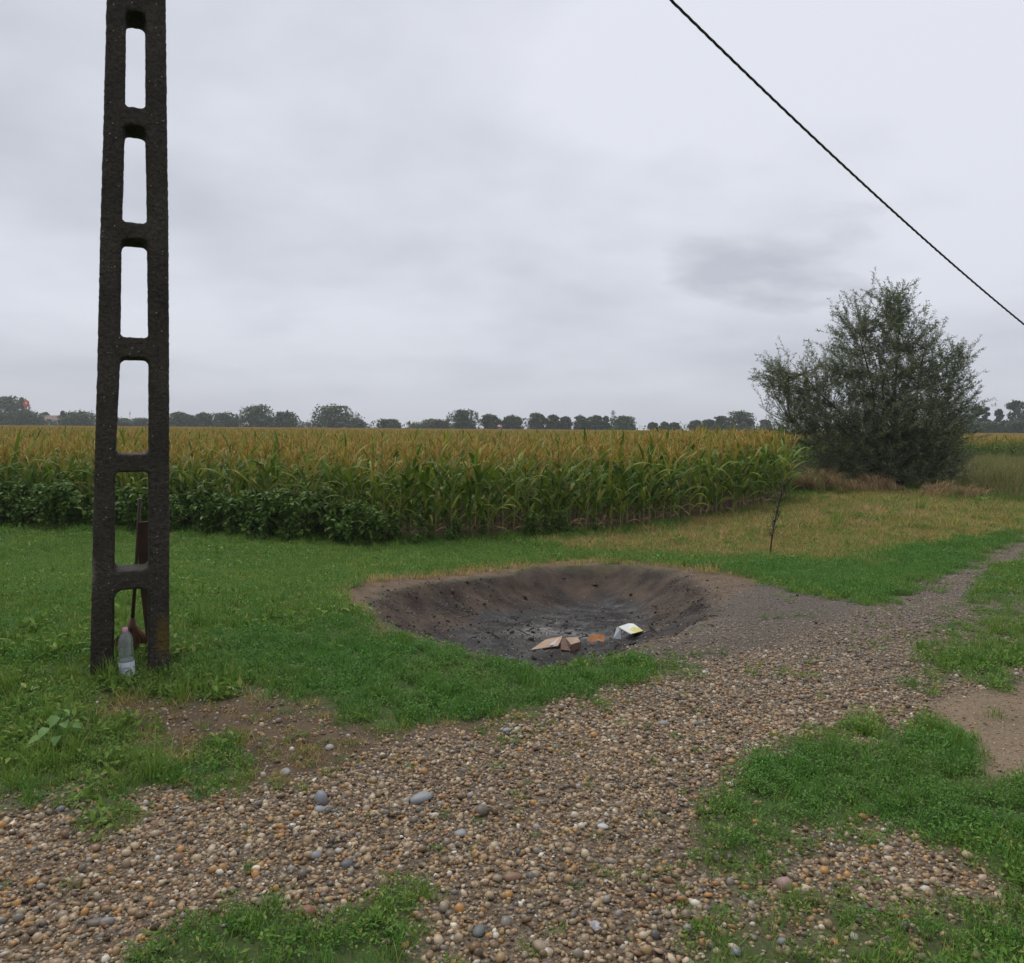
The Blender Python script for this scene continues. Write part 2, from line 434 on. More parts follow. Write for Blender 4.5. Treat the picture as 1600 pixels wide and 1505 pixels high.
def concrete_mat():
    m, t, b = new_mat('wet_concrete')
    f1, f2 = noise(t, 3.0, 5, coord='obj'), noise(t, 38, 5, 0.6, coord='obj')
    c = ramp(t, f1, [(0.3, (0.026, 0.022, 0.017)), (0.7, (0.060, 0.051, 0.040))])
    c = mix(t, 0.7, c, ramp(t, f2, [(0.3, (0.35, 0.35, 0.35)), (0.7, (1.5, 1.5, 1.5))]), 'MULTIPLY')
    # pale bits of aggregate showing through
    vo = N(t, 'ShaderNodeTexVoronoi')
    vo.inputs['Scale'].default_value = 58
    tc = N(t, 'ShaderNodeTexCoord')
    t.links.new(tc.outputs['Object'], vo.inputs['Vector'])
    dots = M(t, 'LESS_THAN', vo.outputs['Distance'], 0.29)
    sc = N(t, 'ShaderNodeSeparateColor')
    t.links.new(vo.outputs['Color'], sc.inputs[0])
    pick = M(t, 'MULTIPLY', dots, M(t, 'GREATER_THAN', sc.outputs[0], 0.62))
    c = mix(t, M(t, 'MULTIPLY', pick, 0.8), c, ramp(t, sc.outputs[1], [(0.0, (0.02, 0.016, 0.012)), (0.5, (0.075, 0.06, 0.045)), (0.85, (0.15, 0.128, 0.10)), (1.0, (0.36, 0.33, 0.29))]))
    # lichen near the foot and a scuffed pale patch on the near edge
    sp = N(t, 'ShaderNodeSeparateXYZ')
    t.links.new(tc.outputs['Object'], sp.inputs[0])
    def blob(x, z, rx, rz):
        dx = M(t, 'DIVIDE', M(t, 'SUBTRACT', sp.outputs[0], x), rx)
        dz = M(t, 'DIVIDE', M(t, 'SUBTRACT', sp.outputs[2], z), rz)
        d = M(t, 'ADD', M(t, 'MULTIPLY', dx, dx), M(t, 'MULTIPLY', dz, dz))
        d = M(t, 'ADD', d, M(t, 'MULTIPLY', M(t, 'SUBTRACT', f2, 0.5), 2.2))
        return M(t, 'SUBTRACT', 1.0, d, clamp=True)
    c = mix(t, M(t, 'MULTIPLY', blob(0.19, 0.24, 0.055, 0.16), 0.75), c, (0.115, 0.080, 0.012))
    c = mix(t, M(t, 'MULTIPLY', blob(-0.24, 0.68, 0.05, 0.14), 0.8), c, (0.19, 0.165, 0.14))
    t.links.new(c, b.inputs['Base Color'])
    b.inputs['Roughness'].default_value = 0.7
    b.inputs['Specular IOR Level'].default_value = 0.22
    bump(t, b, M(t, 'SUBTRACT', f2, M(t, 'MULTIPLY', vo.outputs['Distance'], 0.6)), 0.9, 0.012)
    return m
MAT['concrete'] = concrete_mat()

# ------------------------------------------------------------------ mesh helpers
class MB:
    def __init__(s):
        s.v, s.f, s.m = [], [], []
    def add(s, vs, fs, mi=0):
        n = len(s.v)
        s.v.extend(vs)
        s.f.extend([tuple(i + n for i in f) for f in fs])
        s.m.extend([mi] * len(fs))
    def tube(s, pts, rad, sides=6, mi=0, cap=True):
        pts = [Vector(p) for p in pts]
        rings, up = [], Vector((0, 0, 1))
        vs, fs = [], []
        prev = None
        for i, p in enumerate(pts):
            d = (pts[min(i + 1, len(pts) - 1)] - pts[max(i - 1, 0)]).normalized()
            if prev is None:
                a = d.cross(up if abs(d.z) < 0.95 else Vector((1, 0, 0))).normalized()
            else:
                a = (prev - d * prev.dot(d)).normalized()
            prev = a
            b = d.cross(a)
            r = rad[i] if isinstance(rad, (list, tuple)) else rad
            for k in range(sides):
                an = 2 * math.pi * k / sides
                vs.append(tuple(p + (a * math.cos(an) + b * math.sin(an)) * r))
        for i in range(len(pts) - 1):
            for k in range(sides):
                k2 = (k + 1) % sides
                fs.append((i * sides + k, i * sides + k2, (i + 1) * sides + k2, (i + 1) * sides + k))
        if cap:
            fs.append(tuple(range(sides))[::-1])
            fs.append(tuple((len(pts) - 1) * sides + k for k in range(sides)))
        s.add(vs, fs, mi)
    def box(s, c, size, rot=None, mi=0):
        hx, hy, hz_ = [q / 2 for q in size]
        vs = [Vector((x, y, z)) for x in (-hx, hx) for y in (-hy, hy) for z in (-hz_, hz_)]
        if rot is not None:
            vs = [rot @ q for q in vs]
        vs = [tuple(q + Vector(c)) for q in vs]
        s.add(vs, [(0, 1, 3, 2), (4, 6, 7, 5), (0, 4, 5, 1), (2, 3, 7, 6), (0, 2, 6, 4), (1, 5, 7, 3)], mi)
    def lathe(s, prof, sides=24, mi=0):
        vs, fs = [], []
        for r, z in prof:
            for k in range(sides):
                an = 2 * math.pi * k / sides
                vs.append((r * math.cos(an), r * math.sin(an), z))
        for i in range(len(prof) - 1):
            for k in range(sides):
                k2 = (k + 1) % sides
                fs.append((i * sides + k, i * sides + k2, (i + 1) * sides + k2, (i + 1) * sides + k))
        s.add(vs, fs, mi)
    def mesh(s, name, mats, smooth_=True):
        me = bpy.data.meshes.new(name)
        me.from_pydata([tuple(q) for q in s.v], [], s.f)
        for m_ in (mats if isinstance(mats, (list, tuple)) else [mats]):
            me.materials.append(m_)
        if len(set(s.m)) > 1:
            me.polygons.foreach_set('material_index', s.m)
        if smooth_:
            me.polygons.foreach_set('use_smooth', [True] * len(me.polygons))
        me.update()
        return me
def link(name, data, parent=None, loc=None, rot=None, scale=None):
    o = bpy.data.objects.new(name, data)
    COL.objects.link(o)
    if parent is not None:
        o.parent = parent
    if loc is not None:
        o.location = loc
    if rot is not None:
        o.rotation_euler = rot
    if scale is not None:
        o.scale = (scale,) * 3 if isinstance(scale, (int, float)) else scale
    return o
def tag(o, label=None, cat=None, group=None, kind=None):
    if label: o['label'] = label
    if cat: o['category'] = cat
    if group: o['group'] = group
    if kind: o['kind'] = kind
    return o

# scatter of many alike pieces as ONE stuff object (instances of geometry, not of objects)
def scatter(name, pts, rots, scl, idx, meshes, parent=None):
    me = bpy.data.meshes.new(name)
    n = len(pts)
    me.vertices.add(n)
    me.vertices.foreach_set('co', np.asarray(pts, np.float32).ravel())
    a = me.attributes.new('rot', 'FLOAT_VECTOR', 'POINT'); a.data.foreach_set('vector', np.asarray(rots, np.float32).ravel())
    s = np.asarray(scl, np.float32)
    if s.ndim == 1:
        s = np.stack([s, s, s], 1)
    a = me.attributes.new('scl', 'FLOAT_VECTOR', 'POINT'); a.data.foreach_set('vector', s.ravel())
    a = me.attributes.new('idx', 'INT', 'POINT'); a.data.foreach_set('value', np.asarray(idx, np.int32))
    o = link(name, me, parent)
    ng = bpy.data.node_groups.new(name, 'GeometryNodeTree')
    ng.interface.new_socket('Geometry', in_out='INPUT', socket_type='NodeSocketGeometry')
    ng.interface.new_socket('Geometry', in_out='OUTPUT', socket_type='NodeSocketGeometry')
    gi, go = N(ng, 'NodeGroupInput'), N(ng, 'NodeGroupOutput')
    ip = N(ng, 'GeometryNodeInstanceOnPoints')
    jn = N(ng, 'GeometryNodeJoinGeometry')
    ip.inputs['Pick Instance'].default_value = True
    # joined inputs come out in reverse link order, so link them backwards
    for mi, src in reversed(list(enumerate(meshes))):
        so = bpy.data.objects.new(name + '_piece', src)
        oi = N(ng, 'GeometryNodeObjectInfo')
        oi.inputs['Object'].default_value = so
        oi.inputs['As Instance'].default_value = False
        g2 = N(ng, 'GeometryNodeGeometryToInstance')
        ng.links.new(oi.outputs['Geometry'], g2.inputs[0])
        ng.links.new(g2.outputs[0], jn.inputs[0])
    ng.links.new(gi.outputs[0], ip.inputs['Points'])
    ng.links.new(jn.outputs[0], ip.inputs['Instance'])
    for nm, ty, sock in (('rot', 'FLOAT_VECTOR', 'Rotation'), ('scl', 'FLOAT_VECTOR', 'Scale'), ('idx', 'INT', 'Instance Index')):
        na = N(ng, 'GeometryNodeInputNamedAttribute', data_type=ty)
        na.inputs['Name'].default_value = nm
        ng.links.new(na.outputs[0], ip.inputs[sock])
    ng.links.new(ip.outputs[0], go.inputs[0])
    md = o.modifiers.new('scatter', 'NODES')
    md.node_group = ng
    return o

# ================================================================== GROUND
def axis(parts):
    out = []
    for a, b, st in parts:
        out.extend(np.arange(a, b, st))
    return np.array(out)
def geo(a, b, n):
    return np.geomspace(a, b, n)
xs = np.concatenate([-geo(12, 3500, 34)[::-1], axis([(-11.8, -4.5, 0.25), (-4.5, 5.5, 0.055), (5.5, 14, 0.16)]), geo(14.1, 3500, 34)])
ys = np.concatenate([-geo(2, 3500, 20)[::-1], axis([(-1.8, 2.0, 0.3), (2.0, 11.5, 0.055), (11.5, 30, 0.22)]), geo(30.2, 3500, 46)])
GX, GY = np.meshgrid(xs, ys)
gx, gy = GX.ravel(), GY.ravel()
gz = HZ(gx, gy)
nx, ny = len(xs), len(ys)
ii = (np.arange(ny - 1)[:, None] * nx + np.arange(nx - 1)[None, :]).ravel()
quads = np.stack([ii, ii + 1, ii + nx + 1, ii + nx], 1)
gme = bpy.data.meshes.new('ground')
gme.vertices.add(len(gx)); gme.vertices.foreach_set('co', np.stack([gx, gy, gz], 1).astype(np.float32).ravel())
gme.loops.add(quads.size); gme.loops.foreach_set('vertex_index', quads.ravel().astype(np.int32))
gme.polygons.add(len(quads)); gme.polygons.foreach_set('loop_start', (np.arange(len(quads)) * 4).astype(np.int32))
gme.update(calc_edges=True)
gme.polygons.foreach_set('use_smooth', np.ones(len(quads), bool))
mk = masks(gx, gy)
pd = np.zeros_like(gx)
nearm = (gy > 4) & (gy < 13) & (abs(gx) < 6)
pd[nearm] = pit_depth(gx[nearm], gy[nearm])
char = smooth(0.36, 0.48, pd + 0.10 * fbm(gx * 2, gy * 2, 91))
char = np.maximum(char, 0.75 * smooth(0.9, 0.2, np.hypot((gx - 0.85) / 0.7, (gy - 10.1) / 0.9) + 0.5 * fbm(gx * 3, gy * 3, 95)))
char = np.maximum(char, 0.8 * smooth(0.9, 0.2, np.hypot((gx - 1.75) / 0.6, (gy - 8.3) / 0.6) + 0.5 * fbm(gx * 3, gy * 3, 96))) * mk['pit']
ash = smooth(1.0, 0.25, np.hypot((gx - 0.60) / 1.00, (gy - 8.95) / 0.75) + 0.8 * fbm(gx * 3.5, gy * 3.5, 97, 4))
ash = np.maximum(ash, 0.7 * smooth(1.0, 0.3, np.hypot((gx - 1.45) / 0.5, (gy - 7.2) / 0.22) + 0.6 * fbm(gx * 4, gy * 4, 98, 3)))
soilm = np.maximum(mk['dirt'], smooth(0.2, 1.2, gy - field_edge(gx)) * (gy > 10))
def put(nm, r, g, b):
    a = gme.color_attributes.new(nm, 'FLOAT_COLOR', 'POINT')
    a.data.foreach_set('color', np.stack([r, g, b, np.ones_like(r)], 1).astype(np.float32).ravel())
put('mask_a', mk['gravel'], soilm, mk['sand'])
put('mask_b', mk['dry'], mk['grey'], mk['pit'])
put('mask_c', np.maximum(mk['rim'], mk['bowl'] * (1 - mk['grey'])) * (1 - mk['pit']), char, ash)
gme.materials.append(MAT['ground'])
ground = tag(link('ground', gme), 'meadow ground with a gravel track and a burnt pit', 'ground', kind='structure')

# ------------------------------------------------------------------ pebbles
def pebble_mesh(seed, flat):
    r = random.Random(seed)
    bm = bmesh.new()
    bmesh.ops.create_icosphere(bm, subdivisions=1 if seed < 100 else 2, radius=0.5)
    sx, sy, sz = r.uniform(0.85, 1.25), r.uniform(0.7, 1.0), flat * r.uniform(0.8, 1.1)
    o = r.uniform(0, 50)
    for v in bm.verts:
        n = float(vnoise(v.co.x * 2.2 + o, v.co.y * 2.2, v.co.z * 2.2, seed))
        n2_ = float(vnoise(v.co.x * 4.7 + o, v.co.y * 4.7, v.co.z * 4.7, seed + 7))
        v.co *= 1 + 0.26 * n + 0.10 * n2_
        v.co.x *= sx; v.co.y *= sy; v.co.z *= sz
    me = bpy.data.meshes.new('pebble')
    bm.to_mesh(me); bm.free()
    me.polygons.foreach_set('use_smooth', [True] * len(me.polygons))
    me.materials.append(MAT['pebble'])
    return me
PEB = [pebble_mesh(i, (0.38, 0.52, 0.66, 0.8)[i % 4]) for i in range(14)]
def in_view(x, y, m=1.3):
    return (abs(x) < 0.66 * y + m) & (y > 1.9)
def spread(y0, y1, per_m2, m=1.3):
    n_ = int(per_m2 * (y1 - y0) * (0.66 * 2 * y1 + 2 * m))
    yy = rng.uniform(y0, y1, n_); xx = rng.uniform(-1, 1, n_) * (0.66 * y1 + m)
    k_ = abs(xx) < 0.66 * yy + m
    return xx[k_], yy[k_]
_s = [spread(1.9, 4.5, 6400), spread(4.5, 7, 6000), spread(7, 10, 4400), spread(10, 14.5, 2400)]
px, py = np.concatenate([q[0] for q in _s]), np.concatenate([q[1] for q in _s])
def thick(x, y):
    k = masks(x, y)
    patch = 0.80 + 0.8 * fbm(x * 1.3, y * 1.3, 77, 4)
    dens = k['gravel'] * np.clip(patch + 0.30 * smooth(7, 3, y), 0.22, 1)
    dens = np.maximum(dens * (1 - 0.45 * k['grey']) * (1 - 0.8 * k['sand']) * (1 - 0.85 * k['pit']), 0.13 * k['dirt'])
    dens = np.maximum(dens, 0.40 * k['sand'])
    dens = np.maximum(dens, 0.11 * k['pit'])
    dens = np.maximum(dens, 0.5 * k['grey'])
    return dens
keep = rng.random(len(px)) < thick(px, py)
# keep the pole foot free
keep &= ~((px > -2.75) & (px < -2.05) & (py > 4.8) & (py < 5.6))
px, py = px[keep], py[keep]
size = np.exp(rng.normal(math.log(0.0168), 0.45, len(px)))
size = np.clip(size, 0.007, 0.042) * (1 - 0.30 * smooth(4.5, 8, py))
size *= np.where(rng.random(len(px)) < 0.3, 0.6, 1.0)
size *= 1 - 0.55 * soft(SAND, px, py, 0.2, 0.1, 4, 5)
size *= 1 - 0.22 * soft(GREY, px, py, 0.3, 0.1, 4, 6)
pz = HZ(px, py) + size * rng.uniform(-0.20, 0.28, len(px))
prot = np.stack([rng.normal(0, 0.38, len(px)), rng.normal(0, 0.38, len(px)), rng.random(len(px)) * 6.28], 1)
pidx = rng.integers(0, len(PEB), len(px))
# the pebbles that show largest are pieces of their own
shown = size / py * ((abs(px) < 0.63 * py) & (py > 2.42))
order = np.argsort(-shown)
own = order[:270]
rest = np.ones(len(px), bool); rest[own] = False
for i in own:
    o = link('pebble', PEB[pidx[i]], ground, (px[i], py[i], pz[i]), prot[i], float(size[i]))
gv = scatter('gravel', np.stack([px, py, pz], 1)[rest], prot[rest], size[rest], pidx[rest], PEB, ground)
tag(gv, 'loose tan and grey river pebbles of the track', kind='stuff')
# larger single stones
def stone(u, v, wpx, col, nm='cobble', label=None, flat=0.55, seed=None):
    x, y = W(u, v)
    s = wpx / FPX * y
    z = float(HZ(np.array([x]), np.array([y]))[0])
    me = pebble_mesh(100 + len(STONES), flat).copy()
    me.materials.clear()
    me.materials.append(tint_stone('stone_' + str(len(STONES)), col))
    o = link(nm, me, ground, (x, y, z + s * flat * 0.25), (random.uniform(-.15, .15), random.uniform(-.15, .15), random.uniform(0, 6)), s)
    if label:
        o['label'] = label
    STONES.append(o)
STONES = []
stone(481, 1430, 30, (0.23, 0.095, 0.055), label='rust red cobble in the gravel', flat=0.7)
stone(502, 1252, 24, (0.22, 0.23, 0.24), label='upright blue grey cobble in the gravel', flat=0.9)
stone(500, 1266, 22, (0.25, 0.26, 0.27))
stone(658, 1247, 30, (0.24, 0.25, 0.25), label='flat pale grey cobble in the gravel', flat=0.45)
stone(752, 1270, 22, (0.13, 0.105, 0.075), flat=0.8)
stone(885, 1295, 14, (0.42, 0.29, 0.11))
stone(942, 1290, 16, (0.48, 0.46, 0.42))
stone(720, 1302, 22, (0.25, 0.25, 0.26), flat=0.45)
stone(540, 1352, 20, (0.10, 0.105, 0.11), flat=0.5)
stone(493, 1340, 22, (0.2, 0.205, 0.21), flat=0.5)
stone(800, 1374, 24, (0.22, 0.125, 0.07), label='brown cobble in the middle of the gravel')
stone(748, 1458, 22, (0.11, 0.12, 0.11))
stone(1225, 1386, 30, (0.30, 0.19, 0.155), label='round pinkish cobble beside the green weeds', flat=0.7)
stone(1222, 1475, 18, (0.2, 0.21, 0.22)); stone(1150, 1490, 22, (0.25, 0.25, 0.26))
stone(845, 1485, 26, (0.28, 0.21, 0.14)); stone(856, 1493, 16, (0.5, 0.48, 0.45))
stone(410, 1410, 28, (0.16, 0.115, 0.08), flat=0.4); stone(150, 1447, 26, (0.13, 0.10, 0.075), flat=0.5); stone(165, 1447, 22, (0.2, 0.19, 0.17))
stone(95, 1265, 16, (0.17, 0.17, 0.165)); stone(515, 1166, 16, (0.30, 0.29, 0.27)); stone(1395 - 357, 1131, 17, (0.22, 0.22, 0.22)); stone(1090, 1130, 13, (0.13, 0.14, 0.15))
stone(446, 1203, 20, (0.25, 0.25, 0.24), flat=0.35); stone(1102, 1047, 11, (0.5, 0.5, 0.5)); stone(792, 1136, 15, (0.24, 0.24, 0.24)); stone(885, 1415, 14, (0.28, 0.16, 0.1))

# ------------------------------------------------------------------ grass
def blade(mb, base, az, L, w, lean, curl, mi=0, segs=2):
    dx, dy = math.cos(az), math.sin(az)
    sx, sy = -dy, dx
    vs, fs = [], []
    x = h = 0.0
    ang = lean
    for i in range(segs + 1):
        t = i / segs
        ww = w * (1 - t) * (0.75 if i == 0 else 1) if i < segs else 0
        cx_, cy_ = base[0] + dx * x, base[1] + dy * x
        if i < segs:
            vs += [(cx_ - sx * ww / 2, cy_ - sy * ww / 2, base[2] + h), (cx_ + sx * ww / 2, cy_ + sy * ww / 2, base[2] + h)]
        else:
            vs.append((cx_, cy_, base[2] + h))
        x += math.sin(ang) * L / segs; h += math.cos(ang) * L / segs
        ang += curl / segs
    for i in range(segs - 1):
        fs.append((2 * i, 2 * i + 1, 2 * i + 3, 2 * i + 2))
    fs.append((2 * segs - 2, 2 * segs - 1, 2 * segs))
    mb.add(vs, fs, mi)
def tuft(seed, n, rad, L, w, lean, curl, mat, segs=2):
    r = random.Random(seed)
    mb = MB()
    for _ in range(n):
        a, q = r.uniform(0, 6.283), rad * math.sqrt(r.random())
        blade(mb, (q * math.cos(a), q * math.sin(a), -0.005), r.uniform(0, 6.283), L * r.uniform(0.5, 1.15), w * r.uniform(0.7, 1.2), abs(r.gauss(lean, 0.25)), r.uniform(0.2, curl), 0, segs)
    return mb.mesh('tuft', mat, False)
def mat_weed(seed, n, rad, h, leaf, mat):
    """low creeping broad-leaved mat (knotweed, clover): small oval leaves at all angles"""
    r = random.Random(seed)
    mb = MB()
    for _ in range(n):
        a, q = r.uniform(0, 6.283), rad * math.sqrt(r.random())
        c = Vector((q * math.cos(a), q * math.sin(a), h * r.random() ** 0.7 * (1 - 0.6 * (q / rad) ** 2) + 0.004))
        L, wd = leaf * r.uniform(0.6, 1.3), leaf * r.uniform(0.32, 0.5)
        rot = Matrix.Rotation(r.uniform(0, 6.283), 3, 'Z') @ Matrix.Rotation(r.gauss(-0.35, 0.45), 3, 'Y') @ Matrix.Rotation(r.gauss(0, 0.35), 3, 'X')
        loc = [Vector((0, 0, 0)), Vector((L * 0.45, wd / 2, 0.12 * wd)), Vector((L, 0, -0.1 * L)), Vector((L * 0.45, -wd / 2, 0.12 * wd))]
        mb.add([tuple(c + rot @ p) for p in loc], [(0, 1, 2, 3)])
    return mb.mesh('tuft', mat, False)
TUFTS = [mat_weed(s, 70, 0.075, 0.055, 0.020, MAT['lush']) for s in range(3)]
TUFTS += [mat_weed(10 + s, 46, 0.075, 0.045, 0.026, MAT['meadow']) for s in range(2)]
TUFTS += [tuft(20 + s, 26, 0.055, 0.085, 0.0055, 0.45, 1.1, MAT['meadow']) for s in range(3)]
TUFTS += [tuft(30 + s, 30, 0.05, 0.10, 0.005, 0.35, 1.0, MAT['lush']) for s in range(2)]
TUFTS += [mat_weed(50 + s, 22, 0.085, 0.075, 0.055, MAT['meadow']) for s in range(2)]
TUFTS += [tuft(55, 40, 0.05, 0.19, 0.006, 0.3, 1.2, MAT['meadow'], 3)]
n_lush, n_mead = (0, 1, 2, 8, 9), (3, 4, 5, 6, 7)
DRYT = [tuft(40 + s, 30, 0.09, 0.09, 0.006, 0.7, 0.8, MAT['dry']) for s in range(3)] + [tuft(45 + s, 26, 0.10, 0.10, 0.006, 1.05, 0.5, MAT['straw']) for s in range(2)]
def band(y0, y1, per_m2, m=2.2):
    n = int(per_m2 * (y1 - y0) * (0.66 * (y0 + y1) + 2 * m))
    y = rng.uniform(y0, y1, n)
    x = rng.uniform(-1, 1, n) * (0.66 * y1 + m)
    k = abs(x) < 0.66 * y + m
    return x[k], y[k]
GP, DP = [], []
for y0, y1, den_, sc0 in ((1.9, 4.5, 520, 0.85), (4.5, 7.5, 420, 1.0), (7.5, 11, 290, 1.15), (11, 16, 190, 1.35), (16, 27, 80, 1.8), (27, 45, 22, 2.6)):
    x, y = band(y0, y1, den_)
    k = masks(x, y)
    clump = fbm(x * 2.1, y * 2.1, 131, 3)
    bare = np.clip(k['gravel'] * 0.975 + k['dirt'] * 0.66 + k['sand'] * 0.985 + k['grey'] * 0.985 + k['pit'] * 0.995 + k['rim'] * 0.72 + k['bowl'] * 0.85, 0, 1)
    # weeds creep into the gravel in loose clumps
    bare = np.where((k['gravel'] > 0.5) & (clump > 0.30), bare - 0.18 * smooth(2.2, 0.2, abs(x - 1.4)), bare)
    bare = np.where((k['dirt'] > 0.5) & (clump > 0.12), bare - 0.35, bare)
    bare = np.where(k['pit'] > 0.4, np.maximum(bare, 0.998), bare)
    ok = rng.random(len(x)) > bare
    ok &= y < field_edge(x) + 0.7
    lx_ = (x + 2.414) * 0.903 + (y - 5.06) * 0.430
    ly_ = -(x + 2.414) * 0.430 + (y - 5.06) * 0.903
    ok &= ~((((lx_ > -0.24) & (lx_ < -0.09)) | ((lx_ > 0.10) & (lx_ < 0.24))) & (ly_ > -0.01) & (ly_ < 0.27))
    ok &= np.hypot(x - P3(199, 1062, 5.02).x, y - 5.02) > 0.06
    x, y = x[ok], y[ok]
    k = {a: b[ok] for a, b in k.items()}
    isdry = rng.random(len(x)) < np.clip(k['dry'] * 0.78 + k['rim'] * 0.75 + k['dirt'] * 0.7, 0, 0.97)
    isl = rng.random(len(x)) < 0.16 + 0.8 * k['lush'] + 0.3 * smooth(0, 0.4, clump[ok])
    s = sc0 * rng.uniform(0.65, 1.25, len(x)) * (1 - 0.4 * k['gravel']) * (1 - 0.4 * k['dirt']) * (1 + 0.35 * smooth(0.0, 0.5, fbm(x * 0.9, y * 0.9, 151, 3)))
    id_ = np.where(isl, np.array(n_lush)[rng.integers(0, 5, len(x))], np.array(n_mead)[rng.integers(0, 5, len(x))])
    odd = rng.random(len(x)) < 0.012 * smooth(3.5, 6, y) + 0.11 * smooth(-0.8, -2.5, x) * smooth(7, 5.5, y)
    id_ = np.where(odd & (k['lush'] < 0.5), rng.integers(10, 13, len(x)), id_)
    z = HZ(x, y)
    r3 = np.stack([rng.normal(0, 0.12, len(x)), rng.normal(0, 0.12, len(x)), rng.random(len(x)) * 6.28], 1)
    for sel, acc_, ids in ((~isdry, GP, id_), (isdry, DP, rng.integers(0, 5, len(x)))):
        acc_.append((np.stack([x, y, z], 1)[sel], r3[sel], s[sel], ids[sel]))
def cat(L):
    return [np.concatenate([q[i] for q in L]) for i in range(4)]
g = scatter('short_grass', *cat(GP), TUFTS)
tag(g, 'short green grass and creeping weeds covering the meadow', 'grass', kind='stuff')
g = scatter('dry_grass', *cat(DP), DRYT)
tag(g, 'yellowed mown grass and straw bordering the maize and the pit', 'grass', kind='stuff')

# tall unmown grass round the willow and along the right verge
TALL = [tuft(60 + s, 46, 0.22, 0.75, 0.010, 0.28, 1.0, MAT['tall'], 3) for s in range(3)] + [tuft(70 + s, 46, 0.22, 0.7, 0.009, 0.45, 1.5, MAT['straw'], 3) for s in range(2)]
VERGE = poly((1245, 772), (1300, 768), (1360, 762), (1440, 766), (1500, 782), (1560, 788), (1700, 800), (1700, 735), (1540, 722), (1480, 728), (1420, 735), (1300, 740), (1250, 752))
nv = 9000
bx0, bx1 = min(p[0] for p in VERGE), max(p[0] for p in VERGE)
by0, by1 = min(p[1] for p in VERGE), max(p[1] for p in VERGE)
x, y = rng.uniform(bx0, bx1, nv), rng.uniform(by0, by1, nv)
ok = (sdist(VERGE, x, y) > 0) & (y < field_edge(x) + 0.3) & (rng.random(nv) < 0.8)
x, y = x[ok], y[ok]
sc_ = rng.uniform(0.5, 1.25, len(x)) * (0.55 + 0.75 * smooth(0.2, 2.5, sdist(VERGE, x, y)))
strawy = rng.random(len(x)) < np.clip(0.12 + 0.7 * fbm(x * 0.5, y * 0.5, 171) + 0.45 * smooth(14, 11, x), 0.05, 0.75)
id_ = np.where(strawy, rng.integers(3, 5, len(x)), rng.integers(0, 3, len(x)))
g = scatter('tall_grass', np.stack([x, y, HZ(x, y)], 1), np.stack([rng.normal(0, .12, len(x)), rng.normal(0, .12, len(x)), rng.random(len(x)) * 6.28], 1), sc_, id_, TALL)
tag(g, 'tall unmown olive and straw grass around the willow bush', 'grass', kind='stuff')

# ================================================================== MAIZE
def corn_leaf(seed, L, wd, a0, droop, mat):
    r = random.Random(seed)
    segs = 7
    vs, fs = [], []
    x = z = 0.0
    tw = r.uniform(-0.5, 0.5)
    wig = r.uniform(-0.12, 0.12)
    for i in range(segs + 1):
        t = i / segs
        w = wd * (min(1, 0.55 + 2.2 * t) if t < 0.25 else 1.1 - 0.08) * (1 - max(0, (t - 0.3) / 0.7) ** 1.6)
        w = max(w, 0.003)
        ang = a0 + droop * t ** 1.4
        roll = tw * t
        nxv = Vector((math.cos(ang), 0, -math.sin(ang)))      # leaf normal-ish
        side = Vector((0, math.cos(roll), 0)) + nxv * math.sin(roll)
        c = Vector((x, wig * t * t * L, z))
        lift = nxv * (0.22 * w)
        vs += [tuple(c - side * w / 2 + lift), tuple(c), tuple(c + side * w / 2 + lift)]
        x += math.sin(ang) * L / segs; z += math.cos(ang) * L / segs
    for i in range(segs):
        a = i * 3
        fs += [(a, a + 1, a + 4, a + 3), (a + 1, a + 2, a + 5, a + 4)]
    mb = MB(); mb.add(vs, fs)
    return mb.mesh('leaf', mat)
LEAF_G = [corn_leaf(i, L, w, a, d, MAT['corn_leaf']) for i, (L, w, a, d) in enumerate(((0.78, 0.100, 0.45, 1.5), (0.85, 0.105, 0.55, 1.9), (0.7, 0.08, 0.35, 1.0), (0.8, 0.100, 0.6, 2.3), (0.62, 0.075, 0.3, 0.7), (0.72, 0.105, 0.7, 1.3)))]
LEAF_P = [corn_leaf(20 + i, L, w, a, d, MAT['corn_leaf_pale']) for i, (L, w, a, d) in enumerate(((0.55, 0.06, 0.35, 0.6), (0.6, 0.065, 0.55, 1.0), (0.5, 0.06, 0.45, 0.3)))]
LEAF_D = [corn_leaf(30 + i, L, w, a, d, MAT['corn_leaf_dry']) for i, (L, w, a, d) in enumerate(((0.6, 0.06, 0.8, 2.2), (0.5, 0.05, 1.0, 2.0)))]
def tassel_mesh(seed):
    r = random.Random(seed)
    mb = MB()
    mb.tube([(0, 0, 0), (r.uniform(-.01, .01), 0, 0.16), (r.uniform(-.03, .03), r.uniform(-.02, .02), 0.34)], [0.006, 0.009, 0.004], 4)
    for i in range(7):
        a = r.uniform(0, 6.283); e = r.uniform(0.25, 0.75); L = r.uniform(0.16, 0.25); h = r.uniform(0.02, 0.12)
        d = Vector((math.cos(a) * math.sin(e), math.sin(a) * math.sin(e), math.cos(e)))
        m_ = Vector((0, 0, h)) + d * L * 0.55
        t_ = Vector((0, 0, h)) + d * L + Vector((math.cos(a), math.sin(a), -0.6)) * 0.035
        mb.tube([(0, 0, h), m_, t_], [0.004, 0.0075, 0.003], 3, cap=False)
    return mb.mesh('tassel', MAT['tassel'])
TAS = [tassel_mesh(i) for i in range(4)]
def stalk_mesh(seed, h):
    r = random.Random(seed)
    mb = MB()
    n = 7
    mb.tube([(r.uniform(-.008, .008), r.uniform(-.008, .008), -0.03 + h * i / n) for i in range(n + 1)], [0.016 - 0.011 * i / n for i in range(n + 1)], 6)
    return mb.mesh('stalk', MAT['stalk'])
STK = [stalk_mesh(i, 1.62) for i in range(3)]
